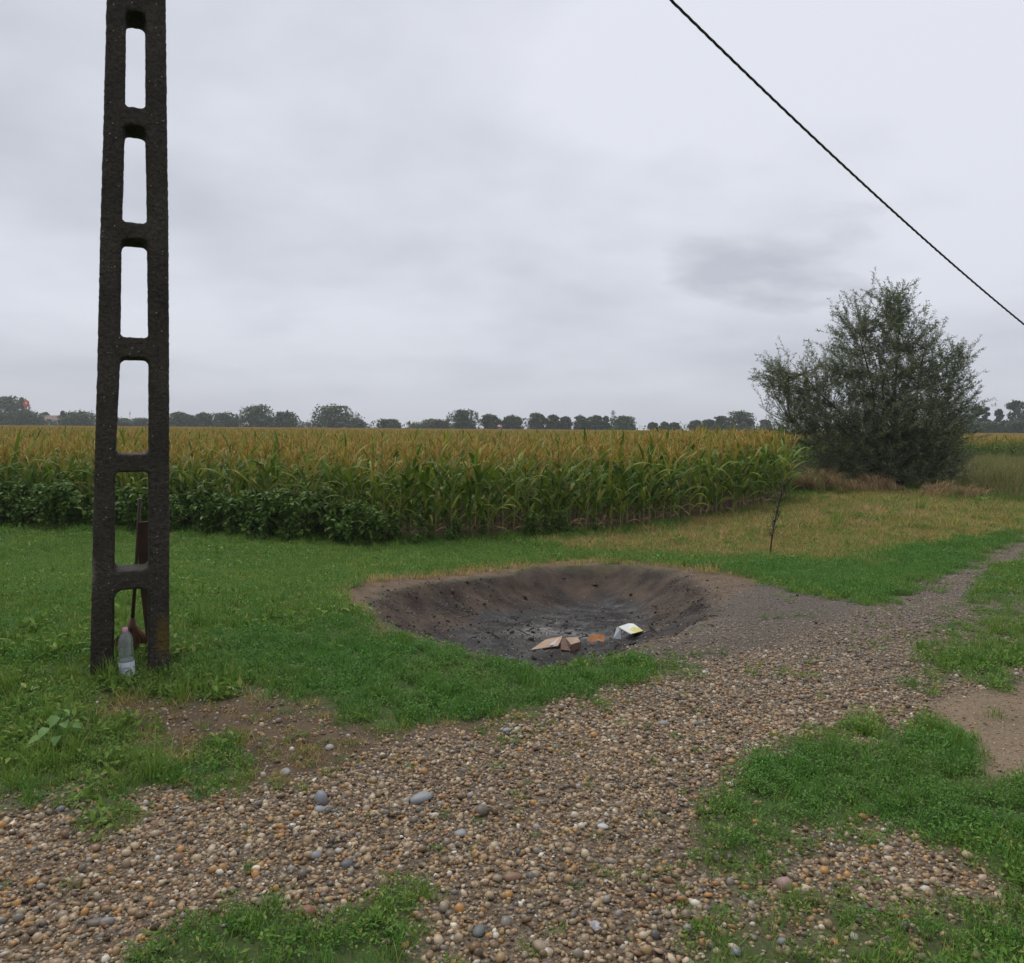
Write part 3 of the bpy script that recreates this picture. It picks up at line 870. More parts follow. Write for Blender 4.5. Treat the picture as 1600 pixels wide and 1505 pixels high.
mb = MB(); mb.lathe([(0.001, 0), (0.02, 0.03), (0.028, 0.09), (0.022, 0.16), (0.008, 0.21), (0.001, 0.235)], 7)
EAR = mb.mesh('ear', MAT['husk'])
PROTO = []
for k in range(8):
    r = random.Random(200 + k)
    parts = [('stalk', STK[k % 3], Matrix.Identity(4))]
    az0 = r.uniform(0, 6.283)
    nl = r.choice((10, 11, 11))
    for i in range(nl):
        t = i / (nl - 1)
        zz = 0.16 + 1.36 * t
        az = az0 + math.pi * (i % 2) + r.gauss(0, 0.35)
        if t < 0.10:
            me = r.choice(LEAF_D)
        elif t > 0.86:
            me = r.choice(LEAF_P + LEAF_G[4:5])
        else:
            me = r.choice(LEAF_G)
        s = r.uniform(0.8, 1.1) * (1.0 if t > 0.2 else 0.85)
        parts.append(('leaf', me, Matrix.Translation((0, 0, zz)) @ Matrix.Rotation(az, 4, 'Z') @ Matrix.Rotation(r.gauss(0, 0.1), 4, 'X') @ Matrix.Scale(s, 4)))
    if k % 2 == 0:
        parts.append(('ear', EAR, Matrix.Translation((0.015, 0, 0.85 + r.uniform(-.1, .1))) @ Matrix.Rotation(az0, 4, 'Z') @ Matrix.Rotation(0.4, 4, 'Y')))
    parts.append(('tassel', TAS[k % 4], Matrix.Translation((0, 0, 1.58)) @ Matrix.Rotation(r.uniform(0, 6), 4, 'Z') @ Matrix.Rotation(r.gauss(0, 0.12), 4, 'X')))
    PROTO.append(parts)
def join_parts(parts, name, keep_=lambda n_, m_: True):
    mb = MB(); mats = []
    for nm, me, mat4 in parts:
        if not keep_(nm, mat4):
            continue
        mt = me.materials[0]
        if mt not in mats:
            mats.append(mt)
        mb.add([tuple(mat4 @ v.co) for v in me.vertices], [tuple(p.vertices) for p in me.polygons], mats.index(mt))
    return mb.mesh(name, mats)
FULL = [join_parts(p, 'maize') for p in PROTO]
# rows
cx_, cy_ = [], []
row_dir = Vector((0.93, 0.36, 0)).normalized()
row_n = Vector((-row_dir.y, row_dir.x, 0))
for i in range(0, 190):
    a = np.arange(-90, 130, 0.23)
    off = i * 0.72 - 20
    x = row_dir.x * a + row_n.x * off + rng.normal(0, 0.05, len(a))
    y = row_dir.y * a + row_n.y * off + rng.normal(0, 0.05, len(a))
    k = (y > field_edge(x) + 0.35) & ((y < 62) | (y < field_edge(x) + 9)) & (y < 90) & (abs(x) < 0.68 * y + 3) & (y > 5)
    cx_.append(x[k]); cy_.append(y[k])
cx_, cy_ = np.concatenate(cx_), np.concatenate(cy_)
# a ragged, slightly thickened first line along the mown edge
ex = np.arange(-14.5, 9.2, 0.26)
ex = ex + rng.normal(0, 0.06, len(ex))
ey = field_edge(ex) + 0.25 + np.abs(rng.normal(0, 0.10, len(ex)))
cx_, cy_ = np.concatenate([ex, cx_]), np.concatenate([ey, cy_])
cz_ = HZ(cx_, cy_)
depth = cy_ - field_edge(cx_)
score = depth + 0.02 * cy_ + np.where(abs(cx_) < 0.645 * cy_, 0, 100) + np.where(cx_ > 9.5, 50, 0)
order = np.argsort(score)
own = order[:260]
crot, csc = rng.random(len(cx_)) * 6.283, np.clip(rng.normal(0.97, 0.075, len(cx_)), 0.74, 1.13)
csc *= 1 - 0.05 * smooth(0.0, 0.8, -(depth - 0.8))
ckd = rng.integers(0, 8, len(cx_))
for j in own:
    e = bpy.data.objects.new('maize_plant', None)
    COL.objects.link(e)
    e.empty_display_size = 0.1
    e.location = (cx_[j], cy_[j], cz_[j]); e.rotation_euler = (rng.normal(0, .04), rng.normal(0, .04), crot[j]); e.scale = (csc[j],) * 3
    tag(e, 'ripening maize plant with tan tassel in the front rows of the field', 'maize plant', 'maize plants along the front edge of the field')
    for nm, me, m4 in PROTO[ckd[j]]:
        o = bpy.data.objects.new(nm, me)
        COL.objects.link(o)
        o.parent = e
        o.matrix_local = m4
rest = np.ones(len(cx_), bool); rest[own] = False
pts = np.stack([cx_, cy_, cz_], 1)[rest]
rt = np.stack([rng.normal(0, .05, len(pts)), rng.normal(0, .05, len(pts)), crot[rest]], 1)
mf = scatter('maize_field', pts, rt, csc[rest], ckd[rest], FULL)
tag(mf, 'dense maize crop behind its front rows, golden with tassels', 'maize', kind='stuff')
# far part of the field: blocks of plant tops
def far_block(seed):
    r = random.Random(seed)
    mb = MB(); mats = [MAT['tassel'], MAT['corn_leaf_pale'], MAT['corn_leaf']]
    for i in range(5):
        for j in range(16):
            x, y = -1.8 + i * 0.75 + r.gauss(0, .05), -1.8 + j * 0.235 + r.gauss(0, .04)
            h = r.uniform(1.50, 1.68)
            tx, ty = r.gauss(0, .03), r.gauss(0, .03)
            mb.tube([(x, y, h - 0.3), (x + tx, y + ty, h + 0.33)], [0.012, 0.006], 3, 0, False)
            for q in range(3):
                a = r.uniform(0, 6.283)
                mb.tube([(x, y, h + 0.04), (x + 0.09 * math.cos(a), y + 0.09 * math.sin(a), h + 0.22)], [0.007, 0.005], 3, 0, False)
            for q in range(4):
                a, L = r.uniform(0, 6.283), r.uniform(0.35, 0.6)
                dx, dy = math.cos(a), math.sin(a)
                zb = h - r.uniform(0.0, 0.55)
                w = 0.035
                mb.add([(x - dy * w, y + dx * w, zb), (x + dy * w, y - dx * w, zb), (x + dx * L * .6 + dy * w, y + dy * L * .6 - dx * w, zb + .22), (x + dx * L * .6 - dy * w, y + dy * L * .6 + dx * w, zb + .22), (x + dx * L, y + dy * L, zb + .05)],
                       [(0, 1, 2, 3), (3, 2, 4)], 1 if q < 2 else 2)
    return mb.mesh('maize_block', mats, False)
FARB = [far_block(i) for i in range(4)]
fx, fy = np.meshgrid(np.arange(-260, 300, 3.7), np.arange(63.0, 270, 3.7))
fx, fy = fx.ravel() + rng.normal(0, .1, fx.size), fy.ravel()
k = (abs(fx) < 0.68 * fy + 8) & (fy > field_edge(fx) + 7)
fx, fy = fx[k], fy[k]
g = scatter('distant_maize_field', np.stack([fx, fy, HZ(fx, fy)], 1), np.stack([fx * 0, fx * 0, rng.integers(0, 2, len(fx)) * math.pi], 1), rng.uniform(0.97, 1.04, len(fx)), rng.integers(0, 4, len(fx)), FARB)
tag(g, 'far flat expanse of tasselled maize reaching the tree line', 'maize', kind='stuff')

# ================================================================== CONCRETE POLE
PD = 5.06      # distance of the pole's front face
pole_c = P3(203.5, 1060, PD)
ox, oy = pole_c.x, PD
YAW = math.atan2(-ox, oy)                  # it is set square to the track, facing the viewer
def pole_xz(u, v):
    p = P3(u, v, PD)
    return ox + (p.x - ox) * math.cos(YAW), p.z
def tapered(z):   # (left edge, left inner, right inner, right edge) in metres from the foot's middle
    rows = [(1060, 141, 177, 232, 266), (740, 148, 179, 233, 266), (560, 153, 187, 233, 265.5), (373, 157, 189.5, 231, 264.5), (167, 163, 195, 228, 262), (0, 167, 196.5, 228, 260)]
    zs = [pole_xz(r_[1], r_[0])[1] for r_ in rows]
    return [float(np.interp(z, zs, [pole_xz(r_[c], r_[0])[0] - ox for r_ in rows])) if z < zs[-1] else
            float((pole_xz(rows[-1][c], 0)[0] - ox) * (1 - 0.085 * (z - zs[-1]) * (0.22 if c in (2, 3) else 0.9) / 1.0 * (1 if c in (0, 3) else 1))) for c in (1, 2, 3, 4)]
TOPZ = 8.4
cu = bpy.data.curves.new('pole', 'CURVE'); cu.dimensions = '2D'; cu.fill_mode = 'BOTH'
def spl(pts):
    s = cu.splines.new('POLY'); s.points.add(len(pts) - 1)
    for p, (x, z) in zip(s.points, pts):
        p.co = (x, z, 0, 1)
    s.use_cyclic_u = True
def rounded(l0, r0, z0, l1, r1, z1, rad):
    out = []
    for (cxx, czz, a0) in ((l0 + rad, z0 + rad, math.pi), (r0 - rad, z0 + rad, 1.5 * math.pi), (r1 - rad, z1 - rad, 0), (l1 + rad, z1 - rad, 0.5 * math.pi)):
        for q in range(5):
            a = a0 + q / 4 * math.pi / 2
            out.append((cxx + rad * math.cos(a), czz + rad * math.sin(a)))
    return out
zz = np.linspace(-0.5, TOPZ, 40)
# outer outline with the open leg gap
gap_top = pole_xz(205, 922)[1]
t0, tg = tapered(0.0), tapered(gap_top)
outline = [(tapered(z)[3], z) for z in zz] + [(tapered(z)[0], z) for z in zz[::-1]]
leg = [(t0[1], -0.5), (t0[1], 0.0), (tg[1], gap_top - 0.06)]
for q in range(1, 6):
    a = math.pi - q / 5 * math.pi / 2
    leg.append((tg[1] + 0.06 + 0.06 * math.cos(a), gap_top - 0.06 + 0.06 * math.sin(a)))
for q in range(0, 6):
    a = math.pi / 2 - q / 5 * math.pi / 2
    leg.append((tg[2] - 0.05 + 0.05 * math.cos(a), gap_top - 0.05 + 0.05 * math.sin(a)))
leg += [(t0[2], 0.0), (t0[2], -0.5)]
spl(outline + leg)
holes = [(738, 892), (559, 710), (374, 527), (196, 347), (17, 167)]
hz_list = [(pole_xz(205, b)[1], pole_xz(205, a)[1]) for a, b in holes]
step = hz_list[-1][0] - hz_list[-2][0]
zl, zt = hz_list[-1]
while zt + step < TOPZ - 0.35:
    zl += step; zt += step
    hz_list.append((zl, zt))
for z0, z1 in hz_list:
    a, b = tapered(z0), tapered(z1)
    spl(rounded(a[1], a[2], z0, b[1], b[2], z1, 0.028))
PT = 0.27
cu.extrude = PT / 2 - 0.012
cu.bevel_depth = 0.012
cu.bevel_resolution = 1
cu.offset = -0.012
tmp = link('tmp_pole', cu)
bpy.context.view_layer.update()
pm = bpy.data.meshes.new_from_object(tmp.evaluated_get(bpy.context.evaluated_depsgraph_get()))
bpy.data.objects.remove(tmp)
tmp = link('tmp_pole', pm)
rm = tmp.modifiers.new('r', 'REMESH'); rm.mode = 'VOXEL'; rm.voxel_size = 0.0115
bpy.context.view_layer.update()
pm2 = bpy.data.meshes.new_from_object(tmp.evaluated_get(bpy.context.evaluated_depsgraph_get()))
bpy.data.objects.remove(tmp)
nvp = len(pm2.vertices)
co = np.empty(nvp * 3, np.float32); pm2.vertices.foreach_get('co', co); co = co.reshape(-1, 3)
no = np.empty(nvp * 3, np.float32); pm2.vertices.foreach_get('normal', no); no = no.reshape(-1, 3)
d = 0.0028 * vnoise(co[:, 0] * 60, co[:, 1] * 55, co[:, 2] * 55, 5) + 0.0010 * vnoise(co[:, 0] * 14, co[:, 1] * 14, co[:, 2] * 14, 9) - 0.006 * np.clip(vnoise(co[:, 0] * 28, co[:, 1] * 28, co[:, 2] * 28, 15) - 0.45, 0, 1)
co = co + no * d[:, None]
co = np.stack([co[:, 0], -co[:, 2], co[:, 1]], 1)      # stand it up: curve y -> z
pm2.vertices.foreach_set('co', co.astype(np.float32).ravel())
pm2.update()
pm2.polygons.foreach_set('use_smooth', np.ones(len(pm2.polygons), bool))
pm2.materials.clear(); pm2.materials.append(MAT['concrete'])
back = Vector((math.sin(-YAW), math.cos(YAW), 0))
pole = link('power_pole', pm2, None, (ox + back.x * PT / 2, oy + back.y * PT / 2, 0), (0, 0, YAW))
tag(pole, 'dark wet concrete utility pole with ladder-like rectangular openings', 'utility pole')
# clamp that holds the cable near the top
mb = MB(); mb.box((0.13, 0, 7.62), (0.10, 0.31, 0.06)); mb.tube([(0.2, 0, 7.62), (0.26, 0, 7.62)], 0.02, 8)
link('cable_clamp', mb.mesh('cable_clamp', plain('galvanised', (0.3, 0.3, 0.31), 0.5, metal=0.6)), pole)

# twisted overhead cable
A_, B_ = P3(1048, 0, 8.0), P3(1600, 507, 13.0)
s0 = Vector((ox + 0.25 * math.cos(YAW) + back.x * PT / 2, oy + 0.25 * math.sin(YAW) + back.y * PT / 2, 0))
dirp = (B_.xy - A_.xy).normalized()
sa, sb = (A_.xy - s0.xy).length, (B_.xy - s0.xy).length
z0c = 7.62
M3 = np.array([[0, 0, 1], [sa * sa, sa, 1], [sb * sb, sb, 1]])
qa = np.linalg.solve(M3, np.array([z0c, A_.z, B_.z]))
cable = bpy.data.objects.new('overhead_cable', None); COL.objects.link(cable)
cable.location = (s0.x, s0.y, z0c)
tag(cable, 'black twisted overhead cable sloping down across the grey sky', 'cable')
black = plain('cable_black', (0.012, 0.012, 0.014), 0.55)
SL = 24.0
npt = 420
for st in range(3):
    mb = MB(); pts = []
    for i in range(npt + 1):
        s = SL * i / npt
        f = s / sa
        if s <= sa:
            c2 = s0.xy.lerp(A_.xy, f)
        else:
            c2 = A_.xy + dirp * (s - sa)
        z = qa[0] * s * s + qa[1] * s + qa[2]
        ph = s / 0.42 * 2 * math.pi + st * 2.094 + 0.8 * math.sin(s * 1.3)
        rr = 0.0082
        side = Vector((-dirp.y, dirp.x, 0))
        p = Vector((c2.x, c2.y, z)) + side * rr * math.cos(ph) + Vector((0, 0, rr * math.sin(ph)))
        pts.append(p - cable.location)
    mb.tube(pts, 0.0080, 6)
    link('strand', mb.mesh('strand', black), cable)

# ------------------------------------------------------------------ bottle, broom and board at the pole's foot
def gz_at(x, y):
    return float(HZ(np.array([x]), np.array([y]))[0])
def hit(u, v):
    """distance at which the line of sight meets the (sunken) ground"""
    a_ = P3(u, v, 1.0)
    ds = np.arange(max(2.0, W(u, v)[1] - 0.6), W(u, v)[1] + 5.0, 0.01)
    below = (EYE + (a_.z - EYE) * ds) < HZ(a_.x * ds, ds)
    return float(ds[np.argmax(below)]) if below.any() else float(W(u, v)[1])
def bottle_mats():
    m, t, b = new_mat('clear_plastic')
    b.inputs['Base Color'].default_value = (0.72, 0.75, 0.78, 1)
    b.inputs['Roughness'].default_value = 0.16
    b.inputs['Transmission Weight'].default_value = 0.84
    b.inputs['IOR'].default_value = 1.25
    bump(t, b, noise(t, 30, 3, coord='obj'), 0.3, 0.01)
    m2, t2, b2 = new_mat('bottle_label')
    tc = N(t2, 'ShaderNodeTexCoord'); sp = N(t2, 'ShaderNodeSeparateXYZ')
    t2.links.new(tc.outputs['Object'], sp.inputs[0])
    zr = M(t2, 'MULTIPLY', M(t2, 'GREATER_THAN', sp.outputs[2], 0.055), M(t2, 'LESS_THAN', sp.outputs[2], 0.085))
    wv = M(t2, 'GREATER_THAN', noise(t2, 120, 1, coord='obj'), 0.53)
    pr = M(t2, 'MULTIPLY', M(t2, 'MULTIPLY', zr, wv), 0.75)
    t2.links.new(mix(t2, pr, (0.62, 0.66, 0.70), (0.10, 0.14, 0.34)), b2.inputs['Base Color'])
    b2.inputs['Roughness'].default_value = 0.4
    return m, m2
bm_, lm_ = bottle_mats()
pb = P3(199, 1062, 5.02)
bx_, by_ = pb.x, pb.y
bot = bpy.data.objects.new('plastic_bottle', None); COL.objects.link(bot)
bot.location = (bx_, by_, gz_at(bx_, by_) - 0.004); bot.rotation_euler = (0.02, -0.045, 0.4)
tag(bot, 'clear plastic bottle with pink cap standing between the legs of the pole', 'bottle')
prof = [(0.001, 0.004), (0.036, 0.002), (0.0445, 0.010), (0.045, 0.03), (0.045, 0.118), (0.043, 0.130), (0.037, 0.142), (0.036, 0.150), (0.041, 0.165), (0.042, 0.172), (0.0395, 0.180), (0.042, 0.188), (0.0425, 0.198), (0.0395, 0.206), (0.0425, 0.214), (0.043, 0.235), (0.040, 0.258), (0.033, 0.280), (0.022, 0.296), (0.0145, 0.302), (0.0135, 0.318)]
mb = MB(); mb.lathe(prof, 28); link('body', mb.mesh('body', bm_), bot)
mb = MB(); mb.lathe([(0.0462, 0.022), (0.0465, 0.024), (0.0465, 0.112), (0.0462, 0.114)], 28); link('label', mb.mesh('label', lm_), bot)
mb = MB(); mb.lathe([(0.0155, 0.300), (0.017, 0.302), (0.017, 0.322), (0.015, 0.325), (0.001, 0.325)], 18); link('cap', mb.mesh('cap', plain('pink_cap', (0.72, 0.30, 0.38), 0.4, 0.05)), bot)

wood_dark = plain('wet_brown_wood', (0.060, 0.036, 0.024), 0.6, 0.35, 9, 0.3)
broom = bpy.data.objects.new('broom', None); COL.objects.link(broom)
top, neck, foot = P3(218.5, 779, 5.47), P3(207, 968, 5.58), P3(201, 1058, 5.62)
broom.location = (foot.x, foot.y, gz_at(foot.x, foot.y))
tag(broom, 'old brown besom broom leaning handle up behind the pole', 'broom')
L0 = broom.location
mb = MB(); mb.tube([top - L0, (top * 0.5 + neck * 0.5) - L0 + Vector((0.004, 0, 0)), neck - L0], [0.0115, 0.0125, 0.013], 8); link('handle', mb.mesh('handle', wood_dark), broom)
mb = MB(); mb.tube([neck - L0 + Vector((0, 0, 0.01)), neck - L0 + Vector((-.002, 0, -0.05)), neck - L0 + Vector((-.004, 0, -0.10))], [0.020, 0.028, 0.046], 10); link('binding', mb.mesh('binding', plain('binding', (0.10, 0.05, 0.03), 0.8)), broom)
mb = MB(); r = random.Random(4)
for i in range(420):
    a = r.uniform(0, 6.283); q = math.sqrt(r.random())
    s = neck - L0 + Vector((q * 0.035 * math.cos(a), q * 0.03 * math.sin(a), -0.05))
    bulge = s + Vector((q * 0.080 * math.cos(a) - .005, q * 0.05 * math.sin(a), -0.09))
    e = s + Vector((q * 0.085 * math.cos(a) - 0.02, q * 0.06 * math.sin(a), -(neck.z - L0.z) * r.uniform(0.70, 0.86)))
    mb.tube([s, bulge, e], [0.003, 0.003, 0.0015], 3, cap=False)
o = link('bristles', mb.mesh('bristles', leaf_mat('bristle', [(0, (0.055, 0.026, 0.014)), (1, (0.16, 0.075, 0.035))], transl=0, rough=0.85)), broom)
o['kind'] = 'stuff'
mb = MB()
c4 = [P3(215, 816, 5.42), P3(262, 814, 5.44), P3(263, 1052, 5.60), P3(235, 1056, 5.58)]
th = Vector((0, 0.022, 0))
org = Vector((c4[3].x, c4[3].y, gz_at(c4[3].x, c4[3].y)))
mid_l = P3(217.5, 905, 5.49)
front = [c4[0], c4[1], c4[2], c4[3], mid_l]
vs = [tuple(p - org) for p in front] + [tuple(p + th - org) for p in front]
mb.add(vs, [(0, 1, 2, 3, 4), (9, 8, 7, 6, 5), (0, 5, 6, 1), (1, 6, 7, 2), (2, 7, 8, 3), (3, 8, 9, 4), (4, 9, 5, 0)])
bo = link('board', mb.mesh('board', plain('rusty_board', (0.075, 0.036, 0.024), 0.65, 0.4, 6, 0.3), False), None, org)
tag(bo, 'dark reddish brown board leaning upright behind the right leg of the pole', 'board')

# ================================================================== REFUSE IN THE PIT
def card(name, label, quads_, mats, th=0.006, catg='cardboard'):
    allp = [p for q in quads_ for p in q]
    org = Vector((sum(p.x for p in allp) / len(allp), sum(p.y for p in allp) / len(allp), min(p.z for p in allp)))
    e = bpy.data.objects.new(name, None); COL.objects.link(e); e.location = org
    tag(e, label, catg)
    for q, (nm, mt) in zip(quads_, mats):
        nrm = (q[1] - q[0]).cross(q[2] - q[0]).normalized() * th
        mb = MB()
        n_ = len(q)
        mb.add([tuple(p - org) for p in q] + [tuple(p - nrm - org) for p in q],
               [tuple(range(n_)), tuple(range(2 * n_ - 1, n_ - 1, -1))] + [(i, i + n_, (i + 1) % n_ + n_, (i + 1) % n_) for i in range(n_)])
        link(nm, mb.mesh(nm, mt, False), e)
    return e
kraft = plain('kraft_card', (0.36, 0.25, 0.175), 0.85, 0.2, 12)
kraft_d = plain('kraft_card_dark', (0.20, 0.115, 0.075), 0.85, 0.25, 12)
rusty = plain('orange_card', (0.32, 0.125, 0.035), 0.8, 0.25, 14)
greyc = plain('grey_card', (0.40, 0.42, 0.45), 0.8, 0.12, 12)
whitec = plain('white_card', (0.66, 0.68, 0.66), 0.6, 0.08, 10)
def printed():
    m, t, b = new_mat('white_yellow_card')
    f = ramp(t, noise(t, 4.5, 2, coord='obj', off=(0.35, 0.1, 0)), [(0.50, (0, 0, 0)), (0.56, (1, 1, 1))])
    t.links.new(mix(t, f, (0.68, 0.70, 0.66), (0.62, 0.56, 0.16)), b.inputs['Base Color'])
    b.inputs['Roughness'].default_value = 0.55
    return m
def on(u, v, lift=0.0):
    D = hit(u, v)
    p = P3(u, v, D)
    return Vector((p.x, p.y, gz_at(p.x, p.y) + lift))
card('cardboard_sheet', 'flattened pale brown cardboard sheet lying at the near edge of the pit floor', [[on(829, 1017, .01), on(872, 1014, .03), on(879, 1003.5, .06), on(853, 1003.5, .03)], [on(859, 1014, .032), on(870, 1012.5, .036), on(876, 1005, .062), on(865, 1009, .045)]], [('sheet', kraft), ('white_patch', whitec)])
D0 = hit(892, 1017)
card('cardboard_box', 'small opened brown cardboard box between two cardboard scraps', [[P3(876, 1015, D0 + .02), P3(892, 1017, D0 - .05), P3(883, 997, D0 + .1), P3(877, 1002, D0 + .2)], [P3(892, 1007, D0 - .08), P3(907, 1002.5, D0 + .1), P3(902, 995.5, D0 + .3), P3(884, 996.5, D0 + .11)], [P3(892, 1008, D0 - .05), P3(907, 1003, D0 + .1), P3(907, 1013, D0 + .12), P3(892, 1018, D0 - .04)]], [('side', kraft_d), ('flap', kraft), ('front', kraft_d)])
D0 = hit(930, 1003)
card('cardboard_scrap', 'rust orange cardboard scrap standing on the pit floor beside the carton', [[P3(917, 1003, D0), P3(944, 1003, D0 + .02), P3(945, 992, D0 + .1), P3(928, 990.5, D0 + .12), P3(919, 996, D0 + .06)]], [('sheet', rusty)], 0.012)
D0 = hit(965, 998)
card('printed_carton', 'folded white and yellow printed carton on the right side of the pit', [[P3(966, 979.5, D0), P3(986, 990.5, D0 - .14), P3(1005, 985.5, D0 + .1), P3(990, 974.5, D0 + .32), P3(982, 974, D0 + .32)], [P3(958, 998, D0 - .04), P3(970, 999, D0 - .06), P3(970, 982, D0 - .02), P3(964, 979.5, D0 + .03)], [P3(990, 998, D0 + .3), P3(1003, 994, D0 + .45), P3(1005, 985.5, D0 + .12), P3(988, 988, D0 + .02)]], [('top_panel', printed()), ('side_panel', greyc), ('back_panel', kraft_d)], 0.008, 'carton')
# clods and stones on the pit walls
clod = plain('clod', (0.075, 0.058, 0.046), 0.9, 0.3, 30, 0.4)
for (u, v, s) in ((707, 925, 9), (757, 945, 8), (820, 935, 10), (730, 912, 7), (620, 955, 9), (1075, 922, 7), (985, 930, 8), (1105, 908, 7), (800, 990, 12), (765, 990, 9), (830, 1000, 11), (700, 972, 8), (880, 905, 8), (930, 915, 8), (650, 935, 8), (1245, 932, 7), (1275, 975, 8)):
    y = hit(u, v); x = P3(u, v, y).x
    o = link('clod', PEB[random.randrange(10)].copy(), ground, (x, y, gz_at(x, y) + 0.01), (random.random(), random.random(), random.random() * 6), s / FPX * y)
    o.data.materials.clear(); o.data.materials.append(clod)

mbs = []
for q_, (cc, sz) in enumerate((((0.030, 0.027, 0.024), 1.0), ((0.055, 0.047, 0.040), 1.2), ((0.34, 0.33, 0.31), 0.8), ((0.20, 0.13, 0.07), 0.9))):
    mb = MB(); r = random.Random(600 + q_)
    pts_ = [(r.uniform(.4, 1) * math.cos(k * 1.05), r.uniform(.4, 1) * math.sin(k * 1.05)) for k in range(6)]
    mb.add([(a_ * .02 * sz, b_ * .013 * sz, r.uniform(-.004, .006)) for a_, b_ in pts_] + [(a_ * .02 * sz, b_ * .013 * sz, r.uniform(.006, .012)) for a_, b_ in pts_], [tuple(range(6))[::-1], tuple(range(6, 12))] + [(k, (k + 1) % 6, (k + 1) % 6 + 6, k + 6) for k in range(6)])
    mbs.append(mb.mesh('burnt_scrap', plain('burnt_' + str(q_), cc, .85), False))
mb = MB(); mb.tube([(-.09, 0, 0), (.01, .012, .006), (.1, -.01, .002)], [.004, .005, .003], 5); mbs.append(mb.mesh('stick', plain('charred_stick', (0.03, 0.024, 0.018), .9)))
x, y = rng.uniform(-0.9, 2.2, 620), rng.uniform(6.6, 10.2, 620)
kk = (inner_s(x, y) > 0.25); x, y = x[kk], y[kk]
id_ = rng.choice(5, len(x), p=(.38, .28, .12, .06, .16))
g = scatter('burnt_debris', np.stack([x, y, HZ(x, y) + .004], 1), np.stack([rng.normal(0, .25, len(x)), rng.normal(0, .25, len(x)), rng.random(len(x)) * 6.28], 1), np.exp(rng.normal(-.35, .42, len(x))), id_, mbs)
g_ = g
x, y = rng.uniform(-2.0, 3.0, 26000), rng.uniform(5.4, 11.0, 26000)
si = inner_s(x, y)
kk = rng.random(len(x)) < np.where(si > -.25, np.exp(-np.abs(si - .02) / .16), 0) * .42 + .05 * (si > 0)
x, y = x[kk], y[kk]
clods = []
for q_ in range(3):
    cm = PEB[q_ * 4].copy(); cm.materials.clear(); cm.materials.append(plain('crumb_' + str(q_), ((0.075, 0.052, 0.035), (0.045, 0.033, 0.025), (0.12, 0.088, 0.062))[q_], .95, .3, 40)); clods.append(cm)
sz_ = np.clip(np.exp(rng.normal(math.log(.016), .55, len(x))), .006, .06)
c_ = scatter('earth_crumbs', np.stack([x, y, HZ(x, y) + sz_ * .1], 1), rng.random((len(x), 3)) * 6.28, sz_, rng.integers(0, 3, len(x)), clods, ground)
tag(c_, 'crumbled brown earth along the pit edge and walls', kind='stuff')
g = g_
tag(g, 'charred scraps and sticks strewn over the floor of the pit', 'debris', kind='stuff')

# white feather-like scrap on the gravel
x, y = W(931, 1458)
bm = bmesh.new(); bmesh.ops.create_grid(bm, x_segments=9, y_segments=9, size=0.014)
for v_ in bm.verts:
    n_ = float(vnoise(v_.co.x * 90, v_.co.y * 90, 0.0, 3)); n2_ = float(vnoise(v_.co.x * 190, v_.co.y * 190, 4.0, 8))
    v_.co.x *= 1 + .35 * n2_; v_.co.y *= 1.3 + .4 * n_; v_.co.z = .009 * n_ + .006 * n2_
bmesh.ops.solidify(bm, geom=bm.faces[:], thickness=0.0012)
sm = bpy.data.meshes.new('paper_scrap'); bm.to_mesh(sm); bm.free(); sm.materials.append(plain('white_paper', (0.42, 0.40, 0.41), 0.8, 0.1))
o = link('paper_scrap', sm, None, (x, y, gz_at(x, y) + 0.018), (.1, -.1, .5))
tag(o, 'small torn white paper scrap on the pebbles', 'paper scrap')

# ================================================================== PLANTS
def ovate(mb, base, rot, L, wd, fold=0.15, mi=0):
    pts = [(0, 0, 0), (L * .22, wd * .45, fold * wd), (L * .55, wd * .42, fold * wd * .8), (L, 0, -0.15 * L), (L * .55, -wd * .42, fold * wd * .8), (L * .22, -wd * .45, fold * wd), (L * .5, 0, 0)]
    mb.add([tuple(base + rot @ Vector(p)) for p in pts], [(0, 1, 6), (1, 2, 6), (2, 3, 6), (3, 4, 6), (4, 5, 6), (5, 0, 6)], mi)
def weed_proto(seed, h):
    r = random.Random(seed)
    st, fo = MB(), MB()
    main = [Vector((r.gauss(0, .02) * i, r.gauss(0, .02) * i, -0.03 + h * i / 5)) for i in range(6)]
    st.tube(main, [0.012 - 0.0016 * i for i in range(6)], 5)
    tips = [(main[i], main[5]) for i in (3, 4)]
    for b in range(9):
        t = r.uniform(0.08, 0.85)
        p = main[0].lerp(main[5], t)
        a = b * 2.4 + r.uniform(-.4, .4); L = (1.05 - t * 0.7) * 0.42 * h * r.uniform(0.7, 1.1)
        q = p + Vector((math.cos(a) * L, math.sin(a) * L, L * r.uniform(0.35, 0.9)))
        m_ = p.lerp(q, .5) + Vector((0, 0, -0.03))
        st.tube([p, m_, q], [0.006, 0.005, 0.002], 4, cap=False)
        tips += [(p, m_), (m_, q)]
    tips += [(main[i], main[i + 1]) for i in range(1, 5)]
    for p, q in tips:
        for _ in range(9):
            c = p.lerp(q, r.uniform(0.1, 1.05)) + Vector((r.gauss(0, .03), r.gauss(0, .03), r.gauss(0, .03)))
            rot = Matrix.Rotation(r.uniform(0, 6.283), 3, 'Z') @ Matrix.Rotation(r.gauss(0.35, 0.4), 3, 'Y') @ Matrix.Rotation(r.gauss(0, .3), 3, 'X')
            L = r.uniform(0.07, 0.15)
            ovate(fo, c, rot, L, L * r.uniform(0.6, 0.8))
    return st.mesh('stem', MAT['weed_stem']), fo.mesh('foliage', MAT['weed_leaf'], False)
WP = [weed_proto(300 + i, 1.0) for i in range(5)]
